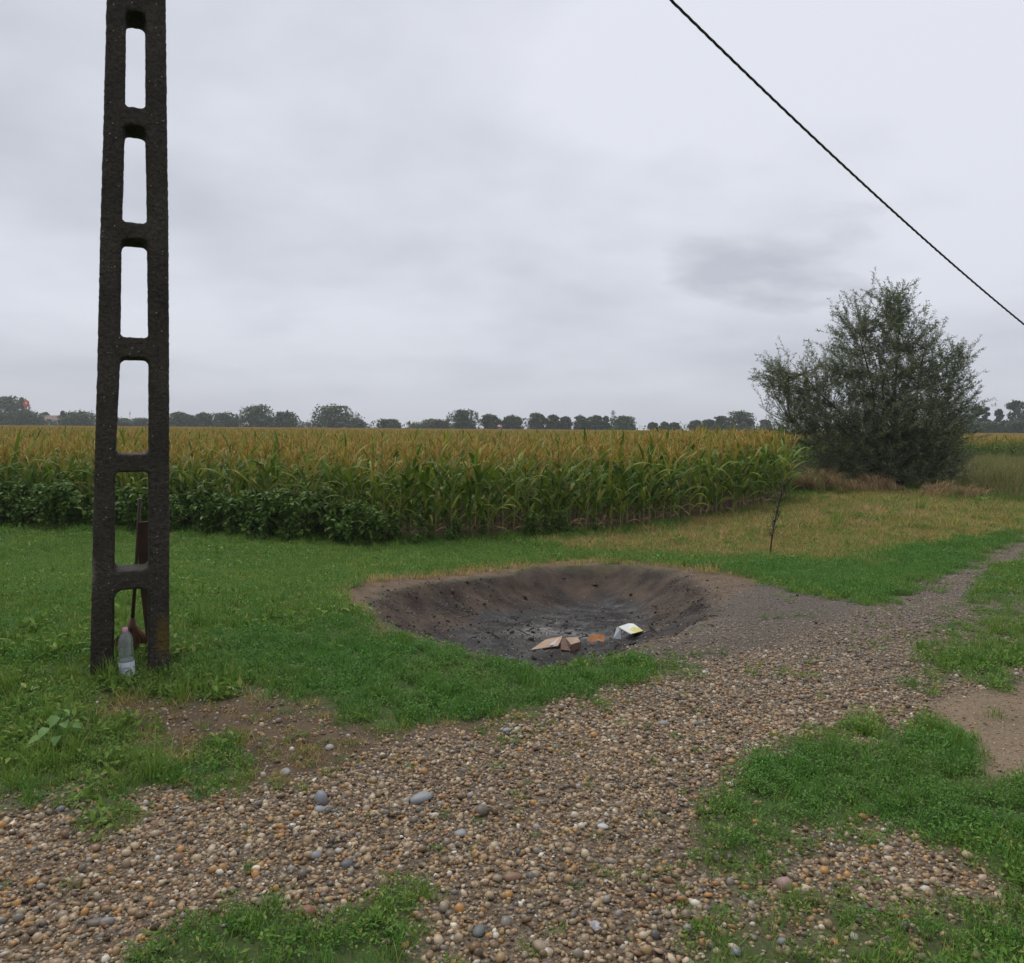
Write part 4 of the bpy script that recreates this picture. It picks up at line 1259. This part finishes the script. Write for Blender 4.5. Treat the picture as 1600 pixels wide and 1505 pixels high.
wx = np.concatenate([np.linspace(-13.5, -2.4, 104) + rng.normal(0, .12, 104), rng.uniform(-3.0, 2.2, 20)])
wlow = np.concatenate([np.zeros(104), np.ones(20)])
for x, lo in zip(wx, wlow):
    y = float(field_edge(x)) - (rng.uniform(-0.5, 0.75) if not lo else rng.uniform(-0.2, 0.35))
    k = int(rng.integers(0, 5))
    hgt = (rng.uniform(0.62, 1.12) * (1 - 0.25 * float(smooth(-5, -1.5, x)))) if not lo else rng.uniform(0.3, 0.6)
    e = bpy.data.objects.new('weed', None); COL.objects.link(e)
    e.location = (x, y, gz_at(x, y)); e.rotation_euler = (0, 0, rng.uniform(0, 6.28)); e.scale = (hgt * 1.05, hgt * 1.05, hgt)
    tag(e, 'bushy dark green broadleaf weed crowding the foot of the maize' if not lo else 'low leafy weed under the maize edge left of the dry grass', 'weed', 'tall weeds along the maize edge' if not lo else 'low weeds along the maize edge')
    link('stem', WP[k][0], e)
    o = link('foliage', WP[k][1], e); o['kind'] = 'stuff'

# young broad-leaved plant near the lower left
x, y = W(92, 1172)
e = bpy.data.objects.new('burdock_plant', None); COL.objects.link(e); e.location = (x, y, gz_at(x, y)); e.scale = (1.1, 1.1, 1.7)
tag(e, 'young pale green plant with broad lobed leaves in the grass', 'plant')
r = random.Random(12)
st = MB()
for i in range(13):
    a = i * 2.4; rr = 0.008 + 0.0055 * i; h = 0.115 - 0.006 * i
    tip = Vector((rr * math.cos(a), rr * math.sin(a), h))
    st.tube([(0, 0, -0.01), tuple(tip * 0.6 + Vector((0, 0, .01))), tuple(tip)], [0.003, 0.0025, 0.002], 4, cap=False)
    mb = MB()
    L = r.uniform(0.038, 0.058)
    rot = Matrix.Rotation(a + r.gauss(0, .2), 3, 'Z') @ Matrix.Rotation(r.uniform(0.05, 0.55), 3, 'Y') @ Matrix.Rotation(r.gauss(0, .2), 3, 'X')
    ovate(mb, Vector((0, 0, 0)), rot, L, L * 1.0, 0.12)
    link('leaf', mb.mesh('leaf', MAT['burdock']), e, tip)
link('stem', st.mesh('stem', MAT['burdock']), e)

# thin dark dead stalk standing in the mown grass
x, y = W(1203, 868)
e = bpy.data.objects.new('dead_weed_stalk', None); COL.objects.link(e); e.location = (x, y, gz_at(x, y))
tag(e, 'thin dark dead weed stalk standing alone in the mown grass', 'dead weed')
st, fo = MB(), MB(); r = random.Random(8)
hs = [0, .25, .5, .75, 1.0, 1.22]
main = [Vector((0.02 * i + 0.012 * i * i * 0.5, 0, h - 0.02)) for i, h in enumerate(hs)]
st.tube(main, [0.015, 0.014, 0.012, 0.010, 0.008, 0.004], 5)
for i in range(26):
    t = r.uniform(0.12, 0.97); j = min(4, int(t * 5)); p = main[j].lerp(main[j + 1], t * 5 - j)
    a = r.uniform(0, 6.28); L = r.uniform(0.08, 0.25)
    q = p + Vector((math.cos(a) * L * .5, math.sin(a) * L * .5, L))
    st.tube([p, q], [0.004, 0.002], 4, cap=False)
    for _ in range(13):
        c = p.lerp(q, r.uniform(0.1, 1.15))
        ovate(fo, c, Matrix.Rotation(r.uniform(0, 6.28), 3, 'Z') @ Matrix.Rotation(r.uniform(-.8, .8), 3, 'Y'), r.uniform(.03, .055), 0.024)
link('stem', st.mesh('stem', plain('dead_stem', (0.05, 0.038, 0.028), 0.9)), e)
o = link('foliage', fo.mesh('foliage', plain('dead_leaf', (0.06, 0.05, 0.03), 0.9), False), e); o['kind'] = 'stuff'

# heaps of flattened dry grass beside the willow
def hay(u, v, wpx, hpx, label, seed, yaw):
    x, y = W(u, v); w, h = wpx / FPX * y, hpx / FPX * y
    r = random.Random(seed); mb = MB()
    for c_ in range(26):
        t = r.uniform(-1, 1); root = Vector((t * w * .5, r.gauss(0, .45), -.02))
        up = h * (1.1 - .7 * t * t) * r.uniform(.6, 1.25); ya = yaw + r.gauss(0, .55)
        for i in range(40):
            a = ya + r.gauss(0, .45); L = up * r.uniform(.5, 1.1); reach = L * r.uniform(.5, 1.5)
            o0 = root + Vector((r.gauss(0, .09), r.gauss(0, .09), 0))
            d = Vector((math.cos(a), math.sin(a), 0))
            ps = [o0, o0 + d * reach * .25 + Vector((0, 0, L * .7)), o0 + d * reach * .65 + Vector((0, 0, L * .92)), o0 + d * reach + Vector((0, 0, L * r.uniform(.25, .8)))]
            sv = Vector((-d.y, d.x, 0)) * .006
            mb.add([tuple(ps[0] - sv), tuple(ps[0] + sv), tuple(ps[1] + sv), tuple(ps[1] - sv), tuple(ps[2] + sv * .8), tuple(ps[2] - sv * .8), tuple(ps[3])], [(0, 1, 2, 3), (3, 2, 4, 5), (5, 4, 6)])
    o = link('hay_heap', mb.mesh('hay_heap', MAT['straw'], False), None, (x, y, gz_at(x, y)))
    tag(o, label, 'hay heap', kind='stuff')
hay(1488, 778, 85, 24, 'drooping heap of tan dry grass to the right of the willow', 1, 0.2)
hay(1295, 770, 100, 40, 'drooping heap of brown dry grass to the left of the willow trunk', 2, 2.9)
hay(1372, 768, 70, 30, 'brown dry grass clump right under the willow trunk', 3, 1.6)

# ------------------------------------------------------------------ willow bush
def willow():
    bx, by = W(1396, 764)
    bz = gz_at(bx, by)
    e = bpy.data.objects.new('willow_bush', None); COL.objects.link(e); e.location = (bx, by, bz)
    tag(e, 'large feathery grey-green willow bush standing at the end of the maize', 'willow')
    r = random.Random(77)
    def loc(u, v, dy=0.0):
        p = P3(u, v, by + dy)
        return Vector((p.x - bx, dy, p.z - bz))
    # crown lobes: centre (px), radii (px), relative leafiness
    lobes = [((1385, 530), (52, 78), 1.5), ((1402, 492), (22, 36), .55), ((1335, 530), (30, 52), .8), ((1435, 555), (42, 55), .9), ((1380, 610), (95, 70), 2.2), ((1250, 620), (55, 62), 1.45), ((1222, 605), (30, 45), .5),
             ((1470, 610), (45, 52), 1.0), ((1492, 580), (22, 34), .4), ((1395, 670), (110, 50), 2.3), ((1270, 665), (62, 42), 1.15), ((1480, 665), (38, 40), .7), ((1330, 700), (70, 36), 1.1), ((1440, 705), (60, 36), 1.1), ((1310, 590), (45, 50), .8), ((1390, 735), (75, 32), 1.3), ((1310, 735), (48, 28), .8), ((1460, 738), (45, 26), .7), ((1390, 640), (70, 80), 1.6)]
    px2m = by / FPX
    stems, br, fo = MB(), MB(), MB()
    trunks = []
    for i, (u, v) in enumerate(((1405, 470), (1340, 520), (1445, 545), (1250, 585), (1490, 590), (1300, 650), (1375, 560), (1470, 660), (1235, 660))):
        tgt = loc(u, v, r.uniform(-1.0, 1.2))
        b0 = Vector((r.uniform(-.22, .22), r.uniform(-.15, .15), -0.06))
        pts = []
        for k in range(8):
            t = k / 7
            p = b0.lerp(tgt, t)
            p.x = b0.x + (tgt.x - b0.x) * t ** 1.15
            p.z = b0.z + (tgt.z - b0.z) * t ** 0.92
            p += Vector((r.gauss(0, .05), r.gauss(0, .05), 0)) * (k > 0)
            pts.append(p)
        stems.tube(pts, [0.075 * (1 - 0.9 * k / 7) + 0.008 for k in range(8)], 7)
        trunks.append(pts)
    allp = [p for t_ in trunks for p in t_[2:]]
    def leaf(c, d):
        L, w = r.uniform(.08, .14), r.uniform(.014, .023)
        s = d.cross(Vector((r.gauss(0, 1), r.gauss(0, 1), r.gauss(0, 1))))
        if s.length < 1e-3:
            return
        s = s.normalized() * w * .5
        mid = c + d * L * .45
        fo.add([tuple(c), tuple(mid + s), tuple(c + d * L), tuple(mid - s)], [(0, 1, 2, 3)])
    tot = sum(l[2] for l in lobes)
    for (cu_, cv_), (ru, rv), wt in lobes:
        c0 = loc(cu_, cv_)
        rx, rz = ru * px2m, rv * px2m
        ry = rx * 1.0
        nb = int(3700 * wt / tot * (1.2 if cv_ > 630 else 0.86))
        for _ in range(nb):
            while True:
                q = Vector((r.uniform(-1, 1), r.uniform(-1, 1), r.uniform(-1, 1)))
                if q.length < 1: break
            q = q * (0.55 + 0.68 * r.random())
            p = c0 + Vector((q.x * rx, q.y * ry, q.z * rz))
            if p.z < 0.25: continue
            near = min(allp, key=lambda a: (a - p).length_squared + max(0, a.z - p.z) * 2)
            out = (p - near)
            if out.length > 0.5 and r.random() < 0.55:
                br.tube([near, near.lerp(p, .55) + Vector((0, 0, -.05)), p], [0.014, 0.009, 0.004], 4, cap=False)
            out = (out.normalized() * .6 + Vector((r.gauss(0, .4), r.gauss(0, .4), r.uniform(.35, 1.0)))).normalized()
            L = r.uniform(.42, .95)
            prev = p
            for k in range(4):
                nxt = prev + (out + Vector((r.gauss(0, .12), r.gauss(0, .12), -0.10 * k))).normalized() * L / 4
                br.tube([prev, nxt], [0.0042 - .0008 * k, 0.0036 - .0008 * k], 3, cap=False)
                for _l in range(12):
                    c = prev.lerp(nxt, r.random())
                    d = (out * .7 + Vector((r.gauss(0, .75), r.gauss(0, .75), r.gauss(-.05, .6)))).normalized()
                    leaf(c, d)
                prev = nxt
    link('trunk', stems.mesh('trunk', MAT['bark']), e)
    o = link('twigs', br.mesh('twigs', plain('willow_twig', (0.10, 0.10, 0.06), .8)), e); o['kind'] = 'stuff'
    o = link('crown', fo.mesh('crown', MAT['willow_leaf'], False), e); o['kind'] = 'stuff'
willow()

# ================================================================== FAR TREE LINE
def far_tree(name, label, u, vtop, hw, D, mat='far_leaf', shape='round', seed=0, base=None, group='trees on the far side of the maize'):
    r = random.Random(1000 + seed)
    top = P3(u, vtop, D)
    x = top.x
    zb = gz_at(x, D)
    H = top.z - zb
    rx = hw * 1.14 / FPX * D
    e = bpy.data.objects.new(name, None); COL.objects.link(e); e.location = (x, D, zb)
    tag(e, label, 'tree' if 'shrub' not in name else 'shrub', group)
    tr, fo = MB(), MB()
    low = {'round': .05, 'open': .26, 'poplar': .06, 'shrub': .02}[shape]
    tr.tube([(0, 0, -.2), (r.uniform(-.1, .1), 0, H * .4), (r.uniform(-.3, .3), 0, H * .82)], [H * .022 + .05, H * .016 + .03, .03], 6)
    nl = {'round': 19, 'open': 11, 'poplar': 11, 'shrub': 8}[shape]
    lob = []
    for i in range(nl):
        t = (i + .5) / nl
        a = i * 2.4 + r.uniform(-.5, .5)
        if shape == 'poplar':
            prof_ = math.sin(math.pi * min(1, (t * .9 + .1))) ** .6
        else:
            prof_ = math.sqrt(max(0.05, 1 - (max(0, t - .35) / .68) ** 2)) * (0.72 + .28 * min(1, t / .3))
        q = rx * prof_ * r.uniform(.35, .72)
        rad = rx * r.uniform(.26, .46) * (1.0 if shape != 'open' else .85)
        zc_ = H * (low + (1 - low) * t)
        rz = min(rad, (H - zc_) if t > .8 else rad) * r.uniform(.75, 1.0)
        zc_ = min(zc_, H * r.uniform(.90, 1.0) - rz * .8)
        c = Vector((q * math.cos(a), q * math.sin(a), max(zc_, rz * .7)))
        lob.append((c, rad, rz))
        if i % 2 == 0:
            tr.tube([(0, 0, H * min(.6, low + .3 * t)), tuple(c)], [H * .009 + .02, .02], 4, cap=False)
    lob.append((Vector((0, 0, H - rx * .32)), rx * .34, rx * .32))
    tot = sum(l[1] * l[2] for l in lob)
    nf = int(1500 + 1700 * min(2, hw / 20))
    fs_ = max(.16, D * .0013)
    for c, rad, rz in lob:
        for _ in range(int(nf * rad * rz / tot)):
            while True:
                q = Vector((r.uniform(-1, 1), r.uniform(-1, 1), r.uniform(-1, 1)))
                if .05 < q.length < 1: break
            q = q.normalized() * q.length ** .4 * (r.uniform(.78, 1.18) if r.random() < .86 else r.uniform(1.15, 1.5))
            p = c + Vector((q.x * rad, q.y * rad, q.z * rz))
            if p.z < .1: continue
            s = fs_ * r.uniform(.6, 1.5)
            rot = Matrix.Rotation(r.uniform(0, 6.28), 3, 'Z') @ Matrix.Rotation(r.gauss(0, .7), 3, 'Y') @ Matrix.Rotation(r.gauss(0, .7), 3, 'X')
            fo.add([tuple(p + rot @ Vector(v_) * s) for v_ in ((-1, 0, 0), (0, -.6, .1), (1, 0, 0), (0, .6, .1))], [(0, 1, 2, 3)])
    link('trunk', tr.mesh('trunk', MAT['bark']), e)
    o = link('crown', fo.mesh('crown', MAT[mat], False), e); o['kind'] = 'stuff'
FT = [
 ('tree', 'tall dark rounded tree at the far left end of the tree line', 14, 619, 27, 360, 'far_leaf', 'round'),
 ('poplar_tree', 'thin dark poplar immediately beside the round red sign', 34, 622, 5, 365, 'far_leaf', 'poplar'),
 ('tree', 'broad low tree beneath the round red sign', 42, 642, 22, 320, 'far_leaf', 'round'),
 ('tree', 'low bushy tree in front of the tall dark tree', 6, 646, 20, 310, 'far_leaf', 'round'),
 ('tree', 'small dark tree peeking over the brown-roofed house', 71, 645, 8, 380, 'far_leaf', 'round'),
 ('tree', 'slim pale young tree between the brown-roofed house and a wide dark tree', 98, 643, 5, 330, 'far_leaf_grey', 'poplar'),
 ('tree', 'wide dark tree just left of the concrete pole', 125, 643, 28, 310, 'far_leaf', 'round'),
 ('tree', 'low tree seen through the pole opening, left of two', 192, 654, 15, 330, 'far_leaf', 'round'),
 ('tree', 'low tree seen through the pole opening, right of two', 222, 655, 16, 330, 'far_leaf', 'round'),
 ('tree', 'rounded tree just right of the concrete pole', 279, 644, 17, 315, 'far_leaf', 'round'),
 ('tree', 'short tree second to the right of the concrete pole', 301, 650, 14, 315, 'far_leaf', 'round'),
 ('tree', 'mid-height tree third to the right of the concrete pole', 320, 645, 16, 320, 'far_leaf', 'round'),
 ('tree', 'dense tree fourth to the right of the concrete pole', 350, 645, 22, 315, 'far_leaf', 'round'),
 ('tree', 'tallest tree in the clump right of the concrete pole', 402, 634, 27, 310, 'far_leaf', 'round'),
 ('tree', 'rounded tree ending the clump right of the concrete pole', 447, 643, 22, 310, 'far_leaf', 'round'),
 ('tree', 'big spreading tree standing alone beside the small white building', 522, 633, 36, 290, 'far_leaf', 'round'),
 ('tree', 'low brownish tree at the skirt of the big spreading tree', 556, 655, 13, 300, 'far_leaf_grey', 'round'),
 ('tree', 'small wide tree midway between two large lone trees', 610, 656, 20, 300, 'far_leaf', 'open'),
 ('shrub', 'low hazy shrub beside the lighter bushy tree', 655, 663, 16, 380, 'far_leaf_grey', 'shrub'),
 ('tree', 'lighter bushy tree touching the tall dense tree', 684, 656, 20, 300, 'far_leaf_light', 'round'),
 ('tree', 'tall dense dark tree near the middle of the horizon', 722, 640, 23, 290, 'far_leaf', 'round'),
 ('tree', 'airy dark tree left of the pink house', 766, 648, 17, 290, 'far_leaf', 'open'),
 ('tree', 'airy dark tree right of the pink house', 800, 650, 18, 290, 'far_leaf', 'open'),
 ('tree', 'dark umbrella-shaped tree starting the row before the lattice mast', 840, 646, 16, 290, 'far_leaf', 'open'),
 ('tree', 'second tree of the row before the lattice mast', 864, 649, 12, 290, 'far_leaf', 'open'),
 ('tree', 'third tree of the row before the lattice mast', 883, 652, 11, 290, 'far_leaf', 'open'),
 ('tree', 'fourth tree of the row before the lattice mast', 908, 650, 15, 290, 'far_leaf', 'open'),
 ('tree', 'fifth tree of the row before the lattice mast', 931, 650, 14, 290, 'far_leaf', 'open'),
 ('tree', 'narrow tree immediately left of the lattice mast', 947, 651, 8, 290, 'far_leaf', 'poplar'),
 ('tree', 'spiky tree immediately right of the lattice mast', 974, 650, 20, 285, 'far_leaf', 'round'),
 ('tree', 'first of three small trees above the white greenhouses', 1021, 661, 9, 300, 'far_leaf', 'open'),
 ('tree', 'second of three small trees above the white greenhouses', 1038, 660, 8, 300, 'far_leaf', 'open'),
 ('tree', 'third of three small trees above the white greenhouses', 1053, 661, 9, 300, 'far_leaf', 'open'),
 ('tree', 'loose small tree just right of the white greenhouses', 1088, 657, 13, 290, 'far_leaf', 'open'),
 ('tree', 'loose tree second to the right of the white greenhouses', 1108, 656, 12, 290, 'far_leaf', 'open'),
 ('tree', 'mid-height tree touching the big round tree near the willow', 1127, 650, 15, 285, 'far_leaf', 'round'),
 ('tree', 'big round dark tree nearest to the willow on its left', 1158, 643, 24, 280, 'far_leaf', 'round'),
 ('tree', 'small grey tree at the willow\'s left edge', 1196, 656, 9, 330, 'far_leaf_grey', 'round'),
 ('poplar_tree', 'dark poplar showing at the right edge of the willow', 1527, 632, 13, 260, 'far_leaf', 'poplar'),
 ('poplar_tree', 'slim poplar in the gap right of the willow', 1541, 637, 8, 260, 'far_leaf', 'poplar'),
 ('poplar_tree', 'dark lone poplar between two poplar groups right of the willow', 1562, 640, 9, 265, 'far_leaf', 'poplar'),
 ('poplar_tree', 'tall poplar close to the right edge of the picture', 1586, 627, 14, 260, 'far_leaf', 'poplar'),
 ('poplar_tree', 'tall poplar cut by the right edge of the picture', 1606, 626, 13, 260, 'far_leaf', 'poplar'),
 ('shrub', 'light green shrub below the poplars right of the willow', 1549, 659, 17, 240, 'far_leaf_light', 'shrub'),
 ('shrub', 'dark shrub at the foot of the poplars beside the willow', 1522, 658, 20, 245, 'far_leaf', 'shrub'),
 ('shrub', 'dark shrub at the foot of the rightmost poplars', 1592, 657, 22, 245, 'far_leaf', 'shrub'),
]
for i, t_ in enumerate(FT):
    far_tree(*t_, seed=i)
# continuous low hedge behind the field, too far to tell bushes apart
mb = MB(); r = random.Random(5)
for i in range(21000):
    u = r.uniform(-60, 1680)
    if 985 < u < 1085 and r.random() < .85: continue
    if 575 < u < 650 and r.random() < .6: continue
    D = 330 + r.uniform(-4, 4)
    if u > 1500: D = 262
    hgt = (1.6 + (669 - ((656.5 if 265 < u < 470 or 745 < u < 985 or 1080 < u < 1180 else 660) + 5 * float(vnoise(np.array([u / 17.0]), np.array([0.3]))[0]) + 3 * float(vnoise(np.array([u / 6.0]), np.array([0.7]))[0]))) / FPX * D) + .7
    p = P3(u, 660, D); p.z = -.7 + r.random() ** .7 * hgt
    s = r.uniform(.3, .7)
    rot = Matrix.Rotation(r.uniform(0, 6.28), 3, 'Z') @ Matrix.Rotation(r.gauss(0, .7), 3, 'Y')
    mb.add([tuple(p + rot @ Vector(v_) * s) for v_ in ((-1, 0, 0), (0, -.6, .1), (1, 0, 0), (0, .6, .1))], [(0, 1, 2, 3)])
tag(link('distant_hedge', mb.mesh('distant_hedge', MAT['far_leaf'], False)), 'low continuous hedge along the far edge of the maize', 'hedge', kind='stuff')

# ------------------------------------------------------------------ far buildings and masts
wallw = plain('far_wall', (0.55, 0.53, 0.50), 0.8, .1, 2); rooft = plain('far_roof', (0.20, 0.13, 0.10), 0.85, .2, 3); pinkw = plain('pink_wall', (0.50, 0.25, 0.22), 0.8, .1, 2)
glass = plain('far_window', (0.05, 0.06, 0.07), 0.2, .1); whitew = plain('white_sheet', (0.78, 0.79, 0.80), 0.5, .05, 2); steel = plain('mast_steel', (0.22, 0.22, 0.23), 0.5, .1, 4, metal=.3)
def house(name, label, u0, u1, vroof, veave, D, wall, roof, nwin):
    a, b = P3(u0, veave, D), P3(u1, veave, D)
    zr = P3((u0 + u1) / 2, vroof, D).z; ze = a.z; zb = gz_at((a.x + b.x) / 2, D)
    w, dp = b.x - a.x, 7.0
    e = bpy.data.objects.new(name, None); COL.objects.link(e); e.location = ((a.x + b.x) / 2, D, zb)
    tag(e, label, 'house')
    mb = MB(); mb.box((0, dp / 2, (ze - zb) / 2), (w, dp, ze - zb)); link('wall', mb.mesh('wall', wall, False), e)
    mb = MB(); h0, h1 = ze - zb, zr - zb; o_ = .5
    mb.add([(-w / 2 - o_, -o_, h0), (w / 2 + o_, -o_, h0), (w / 2 + o_, dp + o_, h0), (-w / 2 - o_, dp + o_, h0), (-w / 2 - o_, dp / 2, h1), (w / 2 + o_, dp / 2, h1)], [(0, 1, 5, 4), (2, 3, 4, 5), (0, 4, 3), (1, 2, 5), (0, 3, 2, 1)])
    link('roof', mb.mesh('roof', roof, False), e)
    for i in range(nwin):
        mb = MB(); xw = -w / 2 + w * (i + .5) / nwin
        mb.box((xw, -.02, h0 - 1.1), (min(1.2, w / nwin * .5), .08, 1.2)); link('window', mb.mesh('window', glass, False), e)
house('brown_roofed_house', 'long low pale house with brown roof behind the left trees', 62, 97, 649, 656, 345, wallw, rooft, 5)
house('pink_house', 'small pink house half hidden among airy dark trees', 770, 791, 663, 667, 305, pinkw, plain('pink_roof', (0.36, 0.19, 0.16), .8), 2)
house('white_house', 'small white building beside the big spreading tree', 466, 490, 660, 664, 340, whitew, plain('grey_roof', (0.35, 0.35, 0.36), .8), 2)
def greenhouse(label, u0, u1, vtop, D):
    a, b = P3(u0, vtop, D), P3(u1, vtop, D)
    zb = gz_at(a.x, D); h = a.z - zb; w = b.x - a.x
    mb = MB(); n_ = 10; vs = []
    for k in range(n_ + 1):
        an = math.pi * k / n_
        vs += [(-w / 2, 4 - 4 * math.cos(an), h * math.sin(an) ** .7 - .05), (w / 2, 4 - 4 * math.cos(an), h * math.sin(an) ** .7 - .05)]
    fs = [(2 * k, 2 * k + 1, 2 * k + 3, 2 * k + 2) for k in range(n_)] + [tuple(range(0, 2 * n_ + 2, 2))[::-1], tuple(range(1, 2 * n_ + 2, 2))]
    mb.add(vs, fs)
    e = link('greenhouse', mb.mesh('greenhouse', whitew, False), None, ((a.x + b.x) / 2, D - 4, zb))
    tag(e, label, 'greenhouse', 'white greenhouses behind the maize')
greenhouse('white plastic greenhouse, longest of the row on the horizon', 992, 1014, 670.5, 300)
greenhouse('white plastic greenhouse in the middle of the row on the horizon', 1018, 1048, 671.5, 305)
greenhouse('white plastic greenhouse at the right end of the row on the horizon', 1072, 1084, 671, 300)
def mast(name, label, u, vtop, D, w):
    top = P3(u, vtop, D); zb = gz_at(top.x, D); H = top.z - zb
    e = bpy.data.objects.new(name, None); COL.objects.link(e); e.location = (top.x, D, zb); tag(e, label, 'mast')
    if w < .3:
        mb = MB(); mb.tube([(0, 0, 0), (0, 0, H)], [w, w * .5], 6); link('shaft', mb.mesh('shaft', steel), e)
        mb = MB(); mb.box((0, 0, H * .8), (w * 6, w, w * 3)); link('antenna', mb.mesh('antenna', steel), e)
        return
    mb = MB()
    cs = [(-w, -w), (w, -w), (w, w), (-w, w)]
    for x, y in cs: mb.tube([(x, y, 0), (x * .55, y * .55, H)], .10, 4)
    link('uprights', mb.mesh('uprights', steel, False), e)['kind'] = 'stuff'
    mb = MB(); nb = 9
    for i in range(nb):
        f0, f1 = 1 - .45 * i / nb, 1 - .45 * (i + 1) / nb
        for k in range(4):
            x0, y0 = cs[k]; x1, y1 = cs[(k + 1) % 4]
            mb.tube([(x0 * f0, y0 * f0, H * i / nb), (x1 * f1, y1 * f1, H * (i + 1) / nb)], .06, 3)
            mb.tube([(x1 * f0, y1 * f0, H * i / nb), (x0 * f1, y0 * f1, H * (i + 1) / nb)], .06, 3)
    link('bracing', mb.mesh('bracing', steel, False), e)['kind'] = 'stuff'
    mb = MB(); mb.box((0, 0, H * .88), (w * 3, w * 3, .25)); link('platform', mb.mesh('platform', steel, False), e)
mast('lattice_mast', 'thin steel lattice mast rising above the row of airy trees', 958, 641, 380, 0.75)
mast('antenna_mast', 'hair-thin antenna mast seen through the pole opening', 203, 640, 400, 0.14)
# round red sign on a post
top = P3(41, 631, 350); zb = gz_at(top.x, 350)
e = bpy.data.objects.new('sign', None); COL.objects.link(e); e.location = (top.x, 350, zb)
tag(e, 'round red sign with pale centre on a white post above the left trees', 'sign')
mb = MB(); mb.tube([(0.6, 0, 0), (0.6, 0, top.z - zb - 1)], .22, 8); link('post', mb.mesh('post', whitew), e)
def disc(r_, th, x, z, y):
    mb = MB(); n_ = 20
    mb.add([(x + r_ * math.cos(2 * math.pi * k / n_), y + s_ * th, z + r_ * 1.2 * math.sin(2 * math.pi * k / n_)) for s_ in (0, 1) for k in range(n_)],
           [tuple(range(n_)), tuple(range(2 * n_ - 1, n_ - 1, -1))] + [(k, k + n_, (k + 1) % n_ + n_, (k + 1) % n_) for k in range(n_)])
    return mb
link('panel', disc(1.35, .3, 0, top.z - zb, -.2).mesh('panel', plain('red_paint', (0.55, 0.06, 0.035), .5, .15, 1), False), e)
link('emblem', disc(.5, .1, .1, top.z - zb + .3, -.32).mesh('emblem', plain('pale_emblem', (0.75, 0.55, 0.40), .5, .1), False), e)

# ------------------------------------------------------------------ haze
hb = MB(); hb.box((0, 180, 9.5), (1300, 760, 28))
hm = bpy.data.materials.new('haze'); hm.use_nodes = True
t = hm.node_tree; t.nodes.clear()
ho = N(t, 'ShaderNodeOutputMaterial'); pv = N(t, 'ShaderNodeVolumePrincipled')
pv.inputs['Color'].default_value = (0.93, 0.96, 1.0, 1)
pv.inputs['Density'].default_value = 0.00045
t.links.new(pv.outputs[0], ho.inputs['Volume'])
hobj = tag(link('haze', hb.mesh('haze', hm, False)), 'thin damp haze over the fields', 'haze', kind='stuff')
